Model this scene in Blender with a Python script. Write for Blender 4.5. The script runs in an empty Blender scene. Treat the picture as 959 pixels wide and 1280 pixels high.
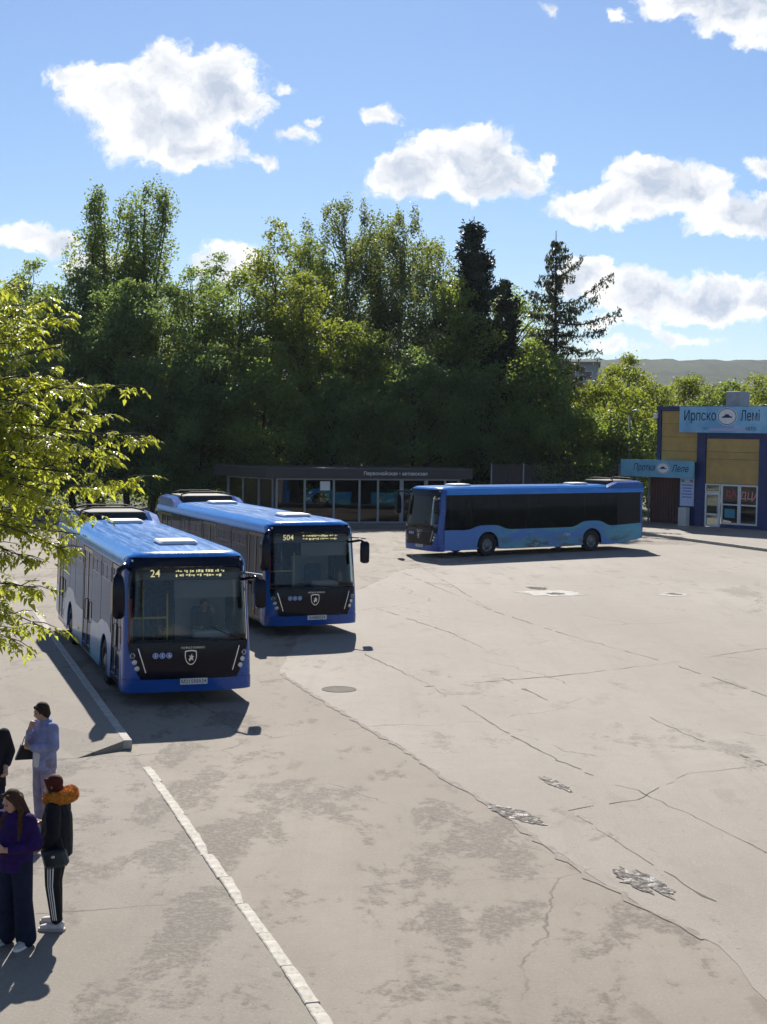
import bpy, bmesh, math, random
import numpy as np
from mathutils import Vector, Matrix
from mathutils.geometry import tessellate_polygon

R = math.radians
random.seed(7)
rng = np.random.default_rng(7)
scene = bpy.context.scene
col = scene.collection

# ------------------------------------------------------------------ camera
CAM_H, CAM_P, CAM_R, CAM_F = 5.383, R(3.213), R(0.771), 1850.0
cd = bpy.data.cameras.new('camera')
cam = bpy.data.objects.new('camera', cd)
col.objects.link(cam)
cam.matrix_world = Matrix.Translation((0, 0, CAM_H)) @ Matrix.Rotation(math.pi/2 - CAM_P, 4, 'X') @ Matrix.Rotation(CAM_R, 4, 'Z')
cd.sensor_fit = 'VERTICAL'
cd.sensor_height = 24.0
cd.lens = CAM_F/1280*24.0
cd.clip_end = 12000
scene.camera = cam

# ------------------------------------------------------------------ light
SUN_EL, SUN_AZ = R(38.5), R(-3)          # azimuth from +Y towards +X
sl = bpy.data.lights.new('sun', 'SUN')
sl.energy = 4.6
sl.angle = R(0.55)
sl.color = (1.0, 0.945, 0.86)
so = bpy.data.objects.new('sun', sl)
col.objects.link(so)
sd = Vector((math.sin(SUN_AZ)*math.cos(SUN_EL), math.cos(SUN_AZ)*math.cos(SUN_EL), math.sin(SUN_EL)))
so.rotation_euler = sd.to_track_quat('Z', 'Y').to_euler()

vs = scene.view_settings
vs.view_transform = 'Standard'
vs.look = 'None'
vs.gamma = 1.0
vs.use_curve_mapping = False
vs.exposure = 0.72
scene.cycles.max_bounces = 8
scene.cycles.transparent_max_bounces = 16
scene.cycles.use_denoising = True
scene.cycles.sample_clamp_indirect = 6.0


class NT:
    """small helper round a node tree"""
    def __init__(s, tree):
        s.t = tree
        s.n = tree.nodes
        s.l = tree.links

    def new(s, kind, **kw):
        n = s.n.new(kind)
        for k, v in kw.items():
            setattr(n, k, v)
        return n

    def put(s, sock, v):
        if hasattr(v, 'is_output') or isinstance(v, bpy.types.NodeSocket):
            s.l.new(v, sock)
        else:
            sock.default_value = v

    def math(s, op, a, b=None, c=None, clamp=False):
        n = s.new('ShaderNodeMath', operation=op, use_clamp=clamp)
        s.put(n.inputs[0], a)
        if b is not None:
            s.put(n.inputs[1], b)
        if c is not None:
            s.put(n.inputs[2], c)
        return n.outputs[0]

    def vmath(s, op, a, b=None, c=None):
        n = s.new('ShaderNodeVectorMath', operation=op)
        s.put(n.inputs[0], a)
        if b is not None:
            s.put(n.inputs[1], b)
        if c is not None:
            s.put(n.inputs[2], c)
        return n.outputs['Value'] if op in ('LENGTH', 'DOT_PRODUCT', 'DISTANCE') else n.outputs[0]

    def noise(s, vec, scale, detail=4, rough=0.55, dist=0.0):
        n = s.new('ShaderNodeTexNoise')
        if vec is not None:
            s.l.new(vec, n.inputs['Vector'])
        n.inputs['Scale'].default_value = scale
        n.inputs['Detail'].default_value = detail
        n.inputs['Roughness'].default_value = rough
        n.inputs['Distortion'].default_value = dist
        return n.outputs[0]

    def ramp(s, v, lo, hi, a=0.0, b=1.0):
        n = s.new('ShaderNodeMapRange', interpolation_type='SMOOTHSTEP')
        s.put(n.inputs[0], v)
        for i, q in enumerate((lo, hi, a, b)):
            n.inputs[i+1].default_value = q
        return n.outputs[0]

    def mix(s, f, a, b, blend='MIX'):
        n = s.new('ShaderNodeMix', data_type='RGBA', blend_type=blend)
        s.put(n.inputs[0], f)
        for i, q in ((6, a), (7, b)):
            if not isinstance(q, bpy.types.NodeSocket) and len(q) == 3:
                q = (*q, 1)
            s.put(n.inputs[i], q)
        return n.outputs[2]


# ------------------------------------------------------------------ world: sky with cumulus
w = bpy.data.worlds.new('World')
scene.world = w
w.use_nodes = True
nt = NT(w.node_tree)
for n in list(nt.n):
    nt.n.remove(n)
sky = nt.new('ShaderNodeTexSky', sky_type='NISHITA', sun_disc=False)
sky.sun_elevation = SUN_EL
sky.sun_rotation = SUN_AZ
sky.altitude = 200
sky.air_density = 1.0
sky.dust_density = 0.25
sky.ozone_density = 3.0
tc = nt.new('ShaderNodeTexCoord')
D = tc.outputs['Generated']
sep = nt.new('ShaderNodeSeparateXYZ')
nt.l.new(D, sep.inputs[0])
dy = nt.math('MAXIMUM', sep.outputs[1], 0.02)
PX = nt.math('DIVIDE', sep.outputs[0], dy)
PZ = nt.math('DIVIDE', sep.outputs[2], dy)
cmb = nt.new('ShaderNodeCombineXYZ')
nt.l.new(PX, cmb.inputs[0])
nt.l.new(PZ, cmb.inputs[1])
P0 = cmb.outputs[0]
# warp so that the lobes get a billowing outline
wn = nt.new('ShaderNodeTexNoise')
nt.l.new(P0, wn.inputs['Vector'])
wn.inputs['Scale'].default_value = 22
wn.inputs['Detail'].default_value = 6
wn.inputs['Roughness'].default_value = 0.62
wv = nt.vmath('SUBTRACT', wn.outputs[1], (0.5, 0.5, 0.5))
P1 = nt.vmath('MULTIPLY_ADD', wv, (0.050, 0.034, 0), P0)


def sky_px(u, v):
    """picture position -> (x/y, z/y) of the view direction"""
    a, b = u-479.5, v-640
    cr, sr = math.cos(CAM_R), math.sin(CAM_R)
    a, b = (cr*a+sr*b)/CAM_F, -(-sr*a+cr*b)/CAM_F
    y = math.cos(CAM_P)+math.sin(CAM_P)*b
    z = -math.sin(CAM_P)+math.cos(CAM_P)*b
    return a/y, z/y


LOBES = [  # cumulus lobes: centre, half sizes in sky units (1/1850 of a radian), weight
    (205, 95, 45, 42), (265, 115, 58, 48), (150, 120, 62, 34), (105, 98, 48, 18), (200, 160, 75, 40), (235, 185, 62, 26), (300, 130, 28, 26),
    (350, 108, 15, 9), (366, 164, 28, 11), (338, 197, 22, 11), (386, 150, 13, 7), (478, 146, 26, 12),
    (575, 200, 74, 42), (515, 220, 48, 30), (625, 210, 42, 28), (570, 235, 95, 15), (676, 198, 12, 15),
    (820, 232, 58, 32), (750, 255, 78, 22), (875, 240, 36, 28), (800, 262, 110, 14), (918, 275, 62, 22), (957, 262, 34, 22), (950, 215, 22, 16),
    (930, 10, 80, 34), (850, 5, 48, 22), (955, 45, 30, 18), (778, 22, 10, 8), (690, 4, 14, 9),
    (735, 352, 48, 26), (800, 368, 70, 30), (890, 372, 70, 30), (950, 370, 40, 24), (850, 425, 50, 10), (770, 405, 60, 12), (775, 435, 55, 9),
    (28, 290, 44, 20), (78, 300, 34, 15), (285, 322, 42, 24), (262, 318, 26, 12), (310, 335, 20, 18), (108, 330, 40, 18),
]
acc = None
for (u, v, a, b) in LOBES:
    x0, z0 = sky_px(u, v)
    sx, sz = CAM_F/(a*1.32), CAM_F/(b*1.32)
    q = nt.vmath('MULTIPLY_ADD', P1, (sx, sz, 0), (-x0*sx, -z0*sz, 0))
    wt = min(1.0, max(.42, b/26))
    e = nt.math('MULTIPLY_ADD', nt.vmath('LENGTH', q), -wt, wt)
    acc = e if acc is None else nt.math('SMOOTH_MAX', acc, e, 0.10)
front = nt.ramp(sep.outputs[1], 0.25, 0.5)
# elsewhere in the sky the same fair-weather cumulus goes on
up = nt.math('MAXIMUM', sep.outputs[2], 0.03)
cm2 = nt.new('ShaderNodeCombineXYZ')
nt.l.new(nt.math('DIVIDE', sep.outputs[0], nt.math('ADD', up, 0.12)), cm2.inputs[0])
nt.l.new(nt.math('DIVIDE', sep.outputs[1], nt.math('ADD', up, 0.12)), cm2.inputs[1])
gen = nt.noise(cm2.outputs[0], 1.5, 7, 0.56)
gen = nt.math('MULTIPLY', nt.math('SUBTRACT', gen, 0.575), 5.0)
absx = nt.math('ABSOLUTE', PX)
inview = nt.math('MULTIPLY', front, nt.math('MULTIPLY', nt.ramp(absx, 0.29, 0.40, 1, 0), nt.ramp(PZ, 0.32, 0.45, 1, 0)))
fieldm = nt.new('ShaderNodeMix', data_type='FLOAT')
nt.l.new(inview, fieldm.inputs[0])
nt.l.new(gen, fieldm.inputs[2])
nt.l.new(acc, fieldm.inputs[3])
field = fieldm.outputs[0]
n2 = nt.noise(P1, 46, 10, 0.68)
field2 = nt.math('ADD', field, nt.math('MULTIPLY', nt.math('SUBTRACT', n2, 0.5), 1.0))
dens = nt.ramp(field2, 0.06, 0.34)
dens = nt.math('MULTIPLY', dens, nt.ramp(sep.outputs[2], 0.0, 0.03))
n3 = nt.noise(P1, 19, 8, 0.58)
core = nt.ramp(nt.math('ADD', field, nt.math('MULTIPLY', nt.math('SUBTRACT', n3, 0.5), 3.4)), 0.0, 1.0)
puff = nt.ramp(nt.noise(P1, 60, 8, 0.62), 0.35, 0.68)
core = nt.math('MULTIPLY', core, nt.math('SUBTRACT', 1.0, nt.math('MULTIPLY', puff, 0.45)))
ccol = nt.mix(core, (12.6, 12.5, 12.3), (5.9, 6.8, 8.4))
skyc = nt.mix(1.0, sky.outputs[0], (0.86, 0.96, 1.12), 'MULTIPLY')
mixed = nt.mix(dens, skyc, ccol)
bg = nt.new('ShaderNodeBackground')
nt.l.new(mixed, bg.inputs[0])
bg.inputs[1].default_value = 0.055
wo = nt.new('ShaderNodeOutputWorld')
nt.l.new(bg.outputs[0], wo.inputs[0])

# ------------------------------------------------------------------ helpers


def at(u, v, z=0.0):
    """a picture position on the level z -> point in the place"""
    x, t = sky_px(u, v)
    d = (z-CAM_H)/t
    return Vector((x*d, d, z))


def at_d(u, v, d):
    x, t = sky_px(u, v)
    return Vector((x*d, d, CAM_H+t*d))


def tag(o, label=None, cat=None, group=None, kind=None):
    for k, v in (('label', label), ('category', cat), ('group', group), ('kind', kind)):
        if v:
            o[k] = v
    return o


def empty(name, loc=(0, 0, 0), rz=0.0):
    o = bpy.data.objects.new(name, None)
    o.empty_display_size = 0.2
    o.location = loc
    o.rotation_euler = (0, 0, rz)
    col.objects.link(o)
    return o


def add(name, me, parent=None):
    o = bpy.data.objects.new(name, me)
    col.objects.link(o)
    if parent:
        o.parent = parent
    return o


def copy_tree(o, parent=None):
    c = o.copy()
    col.objects.link(c)
    c.parent = parent
    for ch in list(o.children):
        copy_tree(ch, c)
    return c


class MB:
    def __init__(s):
        s.v = []
        s.f = []

    def vert(s, *p):
        s.v.append(tuple(p))
        return len(s.v)-1

    def poly(s, pts):
        i = len(s.v)
        s.v += [tuple(p) for p in pts]
        s.f.append(tuple(range(i, i+len(pts))))
        return s

    def box(s, c, d, m=None):
        i = len(s.v)
        for a in (-.5, .5):
            for b in (-.5, .5):
                for e in (-.5, .5):
                    p = Vector((c[0]+a*d[0], c[1]+b*d[1], c[2]+e*d[2]))
                    if m is not None:
                        p = m @ p
                    s.v.append(tuple(p))
        for q in ((0, 1, 3, 2), (4, 6, 7, 5), (0, 4, 5, 1), (2, 3, 7, 6), (0, 2, 6, 4), (1, 5, 7, 3)):
            s.f.append(tuple(i+k for k in q))
        return s

    def rbox(s, c, d, b=0.02, m=None):
        """box with chamfered edges along z corners and top"""
        x, y, z = d[0]/2, d[1]/2, d[2]/2
        b = min(b, x*.9, y*.9, z*.9)
        rings = []
        for zz, ins in ((-z, b), (-z+b, 0), (z-b, 0), (z, b)):
            X, Y, k = x-ins, y-ins, b
            rings.append([(X-k, -Y), (X, -Y+k), (X, Y-k), (X-k, Y), (-X+k, Y), (-X, Y-k), (-X, -Y+k), (-X+k, -Y)])
            rings[-1] = [(p[0]+c[0], p[1]+c[1], c[2]+zz) for p in rings[-1]]
        s.loft(rings, True, m)
        return s

    def loft(s, rings, caps=True, m=None, closed=True):
        i = len(s.v)
        n = len(rings[0])
        for r in rings:
            for p in r:
                s.v.append(tuple(m @ Vector(p)) if m is not None else tuple(p))
        for k in range(len(rings)-1):
            for j in range(n if closed else n-1):
                a, b = i+k*n+j, i+k*n+(j+1) % n
                s.f.append((a, b, b+n, a+n))
        if caps:
            s.f.append(tuple(i+j for j in reversed(range(n))))
            s.f.append(tuple(i+(len(rings)-1)*n+j for j in range(n)))
        return s

    def tube(s, pts, rad, n=8, caps=True):
        pts = [Vector(p) for p in pts]
        if not hasattr(rad, '__len__'):
            rad = [rad]*len(pts)
        rings = []
        prev = None
        for k, p in enumerate(pts):
            t = (pts[min(k+1, len(pts)-1)]-pts[max(k-1, 0)])
            if t.length < 1e-9:
                t = Vector((0, 0, 1))
            t.normalize()
            if prev is None:
                a = t.cross(Vector((0, 0, 1)) if abs(t.z) < .9 else Vector((1, 0, 0))).normalized()
            else:
                a = (prev-t*prev.dot(t)).normalized()
            prev = a
            b = t.cross(a)
            rings.append([p+(a*math.cos(2*math.pi*j/n)+b*math.sin(2*math.pi*j/n))*rad[k] for j in range(n)])
        s.loft(rings, caps)
        return s

    def lathe(s, prof, n=20, m=None, caps=True):
        """prof: (r, h) along local z"""
        s.loft([[(r*math.cos(2*math.pi*j/n), r*math.sin(2*math.pi*j/n), h) for j in range(n)] for r, h in prof], caps, m)
        return s

    def slab2d(s, pol, fn, t, sub=None):
        """polygon in 2D mapped by fn(a, b, off), with thickness t"""
        n = len(pol)
        i = len(s.v)
        s.v += [tuple(fn(a, b, 0)) for a, b in pol]+[tuple(fn(a, b, -t)) for a, b in pol]
        tri = tessellate_polygon([[Vector((a, b, 0)) for a, b in pol]])
        for q in tri:
            s.f.append(tuple(i+k for k in q))
            s.f.append(tuple(i+n+k for k in reversed(q)))
        for k in range(n):
            s.f.append((i+k, i+(k+1) % n, i+n+(k+1) % n, i+n+k))
        return s

    def mesh(s, name, mat=None, smooth=False, fix=True):
        me = bpy.data.meshes.new(name)
        me.from_pydata(s.v, [], s.f)
        if fix:
            bm = bmesh.new()
            bm.from_mesh(me)
            bmesh.ops.recalc_face_normals(bm, faces=bm.faces)
            bm.to_mesh(me)
            bm.free()
        if smooth is True:
            me.polygons.foreach_set('use_smooth', [True]*len(me.polygons))
        elif smooth:
            me.polygons.foreach_set('use_smooth', [True]*len(me.polygons))
            me.set_sharp_from_angle(angle=R(smooth))
        if mat:
            me.materials.append(mat)
        me.update()
        return me

    def build(s, name, mat=None, parent=None, smooth=False, fix=True):
        return add(name, s.mesh(name, mat, smooth, fix), parent)


# ------------------------------------------------------------------ materials
MATS = {}


def mat(name, colr=(.5, .5, .5), rough=.6, metal=0.0, coat=0.0, var=0.0, vscale=3.0, bump=0.0, bscale=30.0, emit=None, estr=1.0, spec=.5, dirt=0.0, detail=4, bdist=.01):
    if name in MATS:
        return MATS[name]
    m = bpy.data.materials.new(name)
    m.use_nodes = True
    t = NT(m.node_tree)
    b = t.n['Principled BSDF']
    b.inputs['Base Color'].default_value = (*colr, 1)
    b.inputs['Roughness'].default_value = rough
    b.inputs['Metallic'].default_value = metal
    b.inputs['Coat Weight'].default_value = coat
    b.inputs['Coat Roughness'].default_value = .06
    b.inputs['Specular IOR Level'].default_value = spec
    if var or bump or dirt:
        c = t.new('ShaderNodeTexCoord').outputs['Object']
    if var:
        n = t.noise(c, vscale, detail, .6)
        f = t.ramp(n, .3, .7)
        lo = tuple(x*(1-var) for x in colr)
        hi = tuple(min(1, x*(1+var)) for x in colr)
        cc = t.mix(f, lo, hi)
        if dirt:
            d = t.ramp(t.noise(c, vscale*2.3, 6, .7), .45, .75, 0, dirt)
            cc = t.mix(d, cc, (.20, .17, .13))
        t.l.new(cc, b.inputs['Base Color'])
        t.l.new(t.ramp(n, .2, .8, max(.02, rough-.08), min(1, rough+.1)), b.inputs['Roughness'])
    if bump:
        bn = t.new('ShaderNodeBump')
        bn.inputs['Strength'].default_value = bump
        bn.inputs['Distance'].default_value = bdist
        t.l.new(t.noise(c, bscale, 5, .6), bn.inputs['Height'])
        t.l.new(bn.outputs[0], b.inputs['Normal'])
    if emit:
        b.inputs['Emission Color'].default_value = (*emit, 1)
        b.inputs['Emission Strength'].default_value = estr
    MATS[name] = m
    return m


def glass(name, tint, rough=.01, ior=1.5, gl=(1, 1, 1)):
    if name in MATS:
        return MATS[name]
    m = bpy.data.materials.new(name)
    m.use_nodes = True
    t = NT(m.node_tree)
    t.n.remove(t.n['Principled BSDF'])
    tr = t.new('ShaderNodeBsdfTransparent')
    tr.inputs[0].default_value = (*tint, 1)
    g = t.new('ShaderNodeBsdfGlossy')
    g.inputs['Roughness'].default_value = rough
    g.inputs[0].default_value = (*gl, 1)
    fr = t.new('ShaderNodeFresnel')
    fr.inputs[0].default_value = ior
    c = t.new('ShaderNodeTexCoord').outputs['Object']
    bn = t.new('ShaderNodeBump')
    bn.inputs['Strength'].default_value = .06
    bn.inputs['Distance'].default_value = .02
    t.l.new(t.noise(c, 1.3, 2, .5), bn.inputs['Height'])
    t.l.new(bn.outputs[0], g.inputs['Normal'])
    mx = t.new('ShaderNodeMixShader')
    t.l.new(fr.outputs[0], mx.inputs[0])
    t.l.new(tr.outputs[0], mx.inputs[1])
    t.l.new(g.outputs[0], mx.inputs[2])
    t.l.new(mx.outputs[0], t.n['Material Output'].inputs[0])
    MATS[name] = m
    return m


def leafmat(name, dark, light, trans, tw=.5, rough=.5, nscale=.35, spec=.25):
    m = bpy.data.materials.new(name)
    m.use_nodes = True
    t = NT(m.node_tree)
    b = t.n['Principled BSDF']
    c = t.new('ShaderNodeTexCoord').outputs['Object']
    at_ = t.new('ShaderNodeAttribute', attribute_name='rnd')
    n = t.noise(c, nscale, 3, .55)
    f = t.math('ADD', t.math('MULTIPLY', at_.outputs['Fac'], .55), t.math('MULTIPLY', t.ramp(n, .3, .7), .45))
    colr = t.mix(f, dark, light)
    t.l.new(colr, b.inputs['Base Color'])
    b.inputs['Roughness'].default_value = rough
    b.inputs['Specular IOR Level'].default_value = spec
    tl = t.new('ShaderNodeBsdfTranslucent')
    tcol = t.mix(f, tuple(x*.7 for x in trans), trans)
    t.l.new(tcol, tl.inputs[0])
    mx = t.new('ShaderNodeMixShader')
    mx.inputs[0].default_value = tw
    t.l.new(b.outputs[0], mx.inputs[1])
    t.l.new(tl.outputs[0], mx.inputs[2])
    t.l.new(mx.outputs[0], t.n['Material Output'].inputs[0])
    return m


def ground_mat(name, base, patch, amount, light, scale=1.0, streak=(1, 1), rough=.85, grit=.25, patch2=None, spots=.5):
    """worn asphalt or concrete: dusty base, darker worn patches with ragged edges, fine grit"""
    m = bpy.data.materials.new(name)
    m.use_nodes = True
    t = NT(m.node_tree)
    b = t.n['Principled BSDF']
    c = t.new('ShaderNodeTexCoord').outputs['Object']
    mp = t.new('ShaderNodeMapping')
    mp.inputs['Rotation'].default_value = (0, 0, R(-17))
    mp.inputs['Scale'].default_value = (streak[0], streak[1], 1)
    t.l.new(c, mp.inputs[0])
    v = mp.outputs[0]
    big = t.noise(v, .09*scale, 4, .55)
    mid = t.noise(v, .55*scale, 7, .66, .4)
    fine = t.noise(c, 14, 5, .7)
    grain = t.noise(c, 90, 3, .7)
    colr = t.mix(t.ramp(big, .32, .68), base, light)
    colr = t.mix(t.ramp(t.noise(v, .25*scale, 5, .6), .35, .7, 0, .6), colr, tuple(x*.86 for x in base))
    mp2 = t.new('ShaderNodeMapping')
    mp2.inputs['Rotation'].default_value = (0, 0, R(-28))
    mp2.inputs['Scale'].default_value = (2.6, .10, 1)
    t.l.new(c, mp2.inputs[0])
    colr = t.mix(t.ramp(t.noise(mp2.outputs[0], .8, 5, .65), .50, .72, 0, .30), colr, tuple(x*.74 for x in base))   # wheel tracks
    colr = t.mix(t.ramp(t.noise(c, 2.2, 7, .7), .40, .75, 0, .35), colr, tuple(x*.80 for x in base))
    pf = t.math('ADD', mid, t.math('MULTIPLY', t.math('SUBTRACT', big, .5), .55))
    rag = t.noise(c, 2.6*scale, 8, .74)
    pf = t.math('ADD', pf, t.math('MULTIPLY', t.math('SUBTRACT', rag, .5), .42))
    pm = t.ramp(pf, .655-amount, .735-amount)
    pm = t.math('MULTIPLY', pm, t.ramp(fine, .36, .60, .25, 1))
    sc = t.math('MULTIPLY', t.ramp(t.noise(c, 5.0*scale, 6, .7), .60, .67), t.ramp(mid, .42, .6))   # small scattered flecks
    pm = t.math('MAXIMUM', pm, t.math('MULTIPLY', sc, .8))
    colr = t.mix(t.math('MULTIPLY', pm, .80), colr, patch)
    if patch2:
        pf2 = t.noise(v, .8*scale, 6, .62, .2)
        colr = t.mix(t.ramp(pf2, .60, .68, 0, .55), colr, patch2)
    sp = t.new('ShaderNodeTexVoronoi')
    sp.inputs['Scale'].default_value = 1.1
    t.l.new(c, sp.inputs['Vector'])
    colr = t.mix(t.math('MULTIPLY', t.ramp(sp.outputs['Distance'], .03, .05, 1, 0), spots), colr, (.05, .045, .04))
    colr = t.mix(t.ramp(grain, .25, .8, 0, grit), colr, tuple(x*.55 for x in base))
    colr = t.mix(t.ramp(fine, .55, .8, 0, grit*1.2), colr, tuple(min(1, x*1.25) for x in light))
    # aggregate: pale and dark stones of a few centimetres
    ag = t.noise(c, 30, 3, .8)
    colr = t.mix(t.ramp(ag, .56, .74, 0, .55), colr, tuple(x*.55 for x in base))
    colr = t.mix(t.ramp(ag, .44, .28, 0, .50), colr, tuple(min(1, x*1.35) for x in light))
    # hairline cracks, a wide net that comes and goes
    wq = t.new('ShaderNodeTexNoise')
    t.l.new(c, wq.inputs['Vector'])
    wq.inputs['Scale'].default_value = .9
    wq.inputs['Detail'].default_value = 6
    cw = t.vmath('MULTIPLY_ADD', t.vmath('SUBTRACT', wq.outputs[1], (.5, .5, .5)), (1.1, 1.1, 0), c)
    vo = t.new('ShaderNodeTexVoronoi', feature='DISTANCE_TO_EDGE', voronoi_dimensions='2D')
    vo.inputs['Scale'].default_value = .17
    t.l.new(cw, vo.inputs['Vector'])
    ln = t.math('MULTIPLY', t.ramp(vo.outputs['Distance'], .0015, .0045, 1, 0), t.ramp(t.noise(c, .35, 4, .6), .44, .58))
    colr = t.mix(t.math('MULTIPLY', ln, .65), colr, (.085, .072, .058))
    t.l.new(colr, b.inputs['Base Color'])
    b.inputs['Roughness'].default_value = rough
    b.inputs['Specular IOR Level'].default_value = .3
    bn = t.new('ShaderNodeBump')
    bn.inputs['Strength'].default_value = .5
    bn.inputs['Distance'].default_value = .012
    h = t.math('ADD', t.math('MULTIPLY', grain, .5), t.math('ADD', t.math('MULTIPLY', pm, -.8), fine))
    t.l.new(h, bn.inputs['Height'])
    t.l.new(bn.outputs[0], b.inputs['Normal'])
    MATS[name] = m
    return m


# =================================================================== THE SETTING
M_lot = ground_mat('worn_asphalt', (.250, .214, .172), (.110, .092, .072), .132, (.305, .268, .220), 1.7, (1, .45), patch2=(.15, .125, .095))
M_conc = ground_mat('pale_concrete', (.288, .255, .214), (.150, .130, .105), .055, (.345, .312, .265), 1.2, (1, .40), spots=.3, patch2=(.23, .20, .165))
M_pave = ground_mat('grey_pavement', (.238, .208, .172), (.115, .101, .085), .125, (.285, .253, .212), 1.8, (1, .5), grit=.2, patch2=(.16, .145, .125))
M_plat = ground_mat('platform_asphalt', (.250, .220, .180), (.14, .122, .10), .06, (.295, .262, .22), 1.0, (1, .5))
M_soil = ground_mat('soil_and_grass', (.05, .055, .025), (.035, .045, .015), .2, (.08, .085, .035), 1.0)
M_kerb = mat('kerb_concrete', (.40, .375, .33), .85, var=.18, vscale=5, bump=.5, bscale=40, dirt=.5)
M_kerbw = mat('kerb_limewashed', (.50, .465, .40), .9, var=.2, vscale=6, bump=.6, bscale=40, dirt=.75)
M_crack = mat('crack_dark', (.115, .102, .086), .95, var=.25, vscale=8)
M_seam = mat('seam_pale', (.24, .21, .175), .95, var=.25, vscale=6)


def sheet(name, pts, m, z, jag=0.0, step=.5, seed=1):
    """flat sheet with an uneven edge"""
    r = random.Random(seed)
    out = []
    n = len(pts)
    for i in range(n):
        a, b = Vector(pts[i]), Vector(pts[(i+1) % n])
        k = max(1, int((b-a).length/step)) if jag and (b-a).length < 80 else 1
        for j in range(k):
            p = a.lerp(b, j/k)
            if jag:
                p = p+Vector((r.uniform(-jag, jag), r.uniform(-jag, jag)))
            out.append(p)
    mb = MB()
    i0 = 0
    mb.v = [(p.x, p.y, z) for p in out]
    for q in tessellate_polygon([[Vector((p.x, p.y, 0)) for p in out]]):
        mb.f.append(tuple(q))
    o = mb.build(name, m)
    for p in o.data.polygons:
        if p.normal.z < 0:
            p.flip()
    o['kind'] = 'structure'
    return o


g = MB()
g.poly([(-1450, -60, -.03), (1750, -60, -.03), (1750, 1720, -.03), (-1450, 1720, -.03)])
tag(g.build('ground', M_soil), kind='structure')
sheet('asphalt_lot', [(-60, -20), (60, -20), (60, 83), (14.5, 84.2), (4.6, 85.4), (-6, 82.4), (-9, 86), (-30, 86.5), (-60, 86)], M_lot, 0.0)


def xy(u, v):
    p = at(u, v)
    return (p.x, p.y)


sheet('concrete_apron', [xy(432, 745), xy(505, 712), (12, 71), (40, 70), (45, 4), (3.2, 4), xy(1000, 1290), xy(895, 1184), xy(813, 1141), xy(749, 1104), xy(680, 1056), xy(616, 1008), xy(560, 976), xy(506, 938), xy(410, 880), xy(350, 842), xy(372, 800)],
      M_conc, .004, .05, .45, 3)

# flush kerb line and the pavement to its left
K0, K1 = Vector(xy(183, 960)), Vector(xy(408, 1280))
kd = (K1-K0).normalized()
kn = Vector((-kd.y, kd.x))            # to the right of the line, towards the lot
PA = at(155, 937)                      # corner of the raised platform
PD = at(36, 762)
pdv = (Vector((PD.x, PD.y))-Vector((PA.x, PA.y)))
pdir = pdv.normalized()
sheet('pavement', [tuple(K0), tuple(K0+kd*24), (-14, -6), (-30, 26), xy(-60, 950), xy(95, 948), (PA.x+.05, PA.y-.1)], M_pave, .006, .02, .5, 5)

kerb = empty('flush_kerb', (K0.x, K0.y, 0))
tag(kerb, kind='structure')
r = random.Random(4)
kerb_meshes = []
for q in range(5):
    mb = MB()
    n = 9
    rings = []
    for i in range(n):
        x = i/(n-1)*.985
        jl, jr = r.uniform(-.005, .005), r.uniform(-.008, .008)
        hz = .028+r.uniform(-.004, .004)
        if q == 3 and i > 5:
            jr -= .05*(i-5)/3
            hz -= .008
        rings.append([(x, -.07+jl, -.12), (x, .07+jr, -.12), (x, .07+jr, hz-.01), (x, .058+jr, hz), (x, -.058+jl, hz), (x, -.07+jl, hz-.01)])
    mb.loft(rings)
    kerb_meshes.append(mb.mesh('kerb_stone', M_kerb))
ang = math.atan2(kd.y, kd.x)
kerb_white = []
for me in kerb_meshes:
    me2 = me.copy()
    me2.materials.clear()
    me2.materials.append(M_kerbw)
    kerb_white.append(me2)
for i in range(22):
    o = add('kerb_stone', kerb_white[r.randrange(5)], kerb)
    o.location = (kd.x*i*1.0+r.uniform(-.012, .012), kd.y*i*1.0+r.uniform(-.012, .012), r.uniform(-.006, .004))
    o.rotation_euler = (0, r.uniform(-.006, .006), ang+r.uniform(-.012, .012))

# raised bus platform with its kerb
PH = .15
plat = MB()
A = (PA.x, PA.y, PH)
B = at(96, 948, .008)
Cc = at(-70, 950, .008)
rows = [[A, (B.x, B.y, .008), (Cc.x, Cc.y, .008), (Cc.x-6, Cc.y, .008)]]
for k, f in enumerate((.12, .3, .6, 1.0, 1.6)):
    ax = PA.x+pdv.x*f
    ay = PA.y+pdv.y*f
    zl = [.07, .13, .15, .15, .15][k]
    rows.append([(ax, ay, PH), (ax-1.6, ay, max(zl-.01, .02)), (ax-4.5, ay, zl), (ax-12, ay, zl)])
nr = len(rows)
for rw in rows:
    plat.v += [tuple(p) for p in rw]
for i in range(nr-1):
    for j in range(3):
        a = i*4+j
        plat.f.append((a, a+1, a+5, a+4))
b0 = len(plat.v)
plat.v += [(A[0], A[1], -.05), (B.x, B.y, -.05)]
plat.f.append((0, 1, b0+1, b0))
tag(plat.build('platform', M_plat), kind='structure')
pk = empty('platform_kerb', (PA.x, PA.y, 0))
tag(pk, kind='structure')
pa = math.atan2(pdir.y, pdir.x)
for i in range(26):
    o = add('kerb_stone', kerb_meshes[r.randrange(3)], pk)
    o.location = (pdir.x*i+.06, pdir.y*i, PH-.02+r.uniform(-.004, .004))
    o.rotation_euler = (0, 0, pa+r.uniform(-.006, .006))
    o.scale = (1, 1.1, 1)

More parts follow.
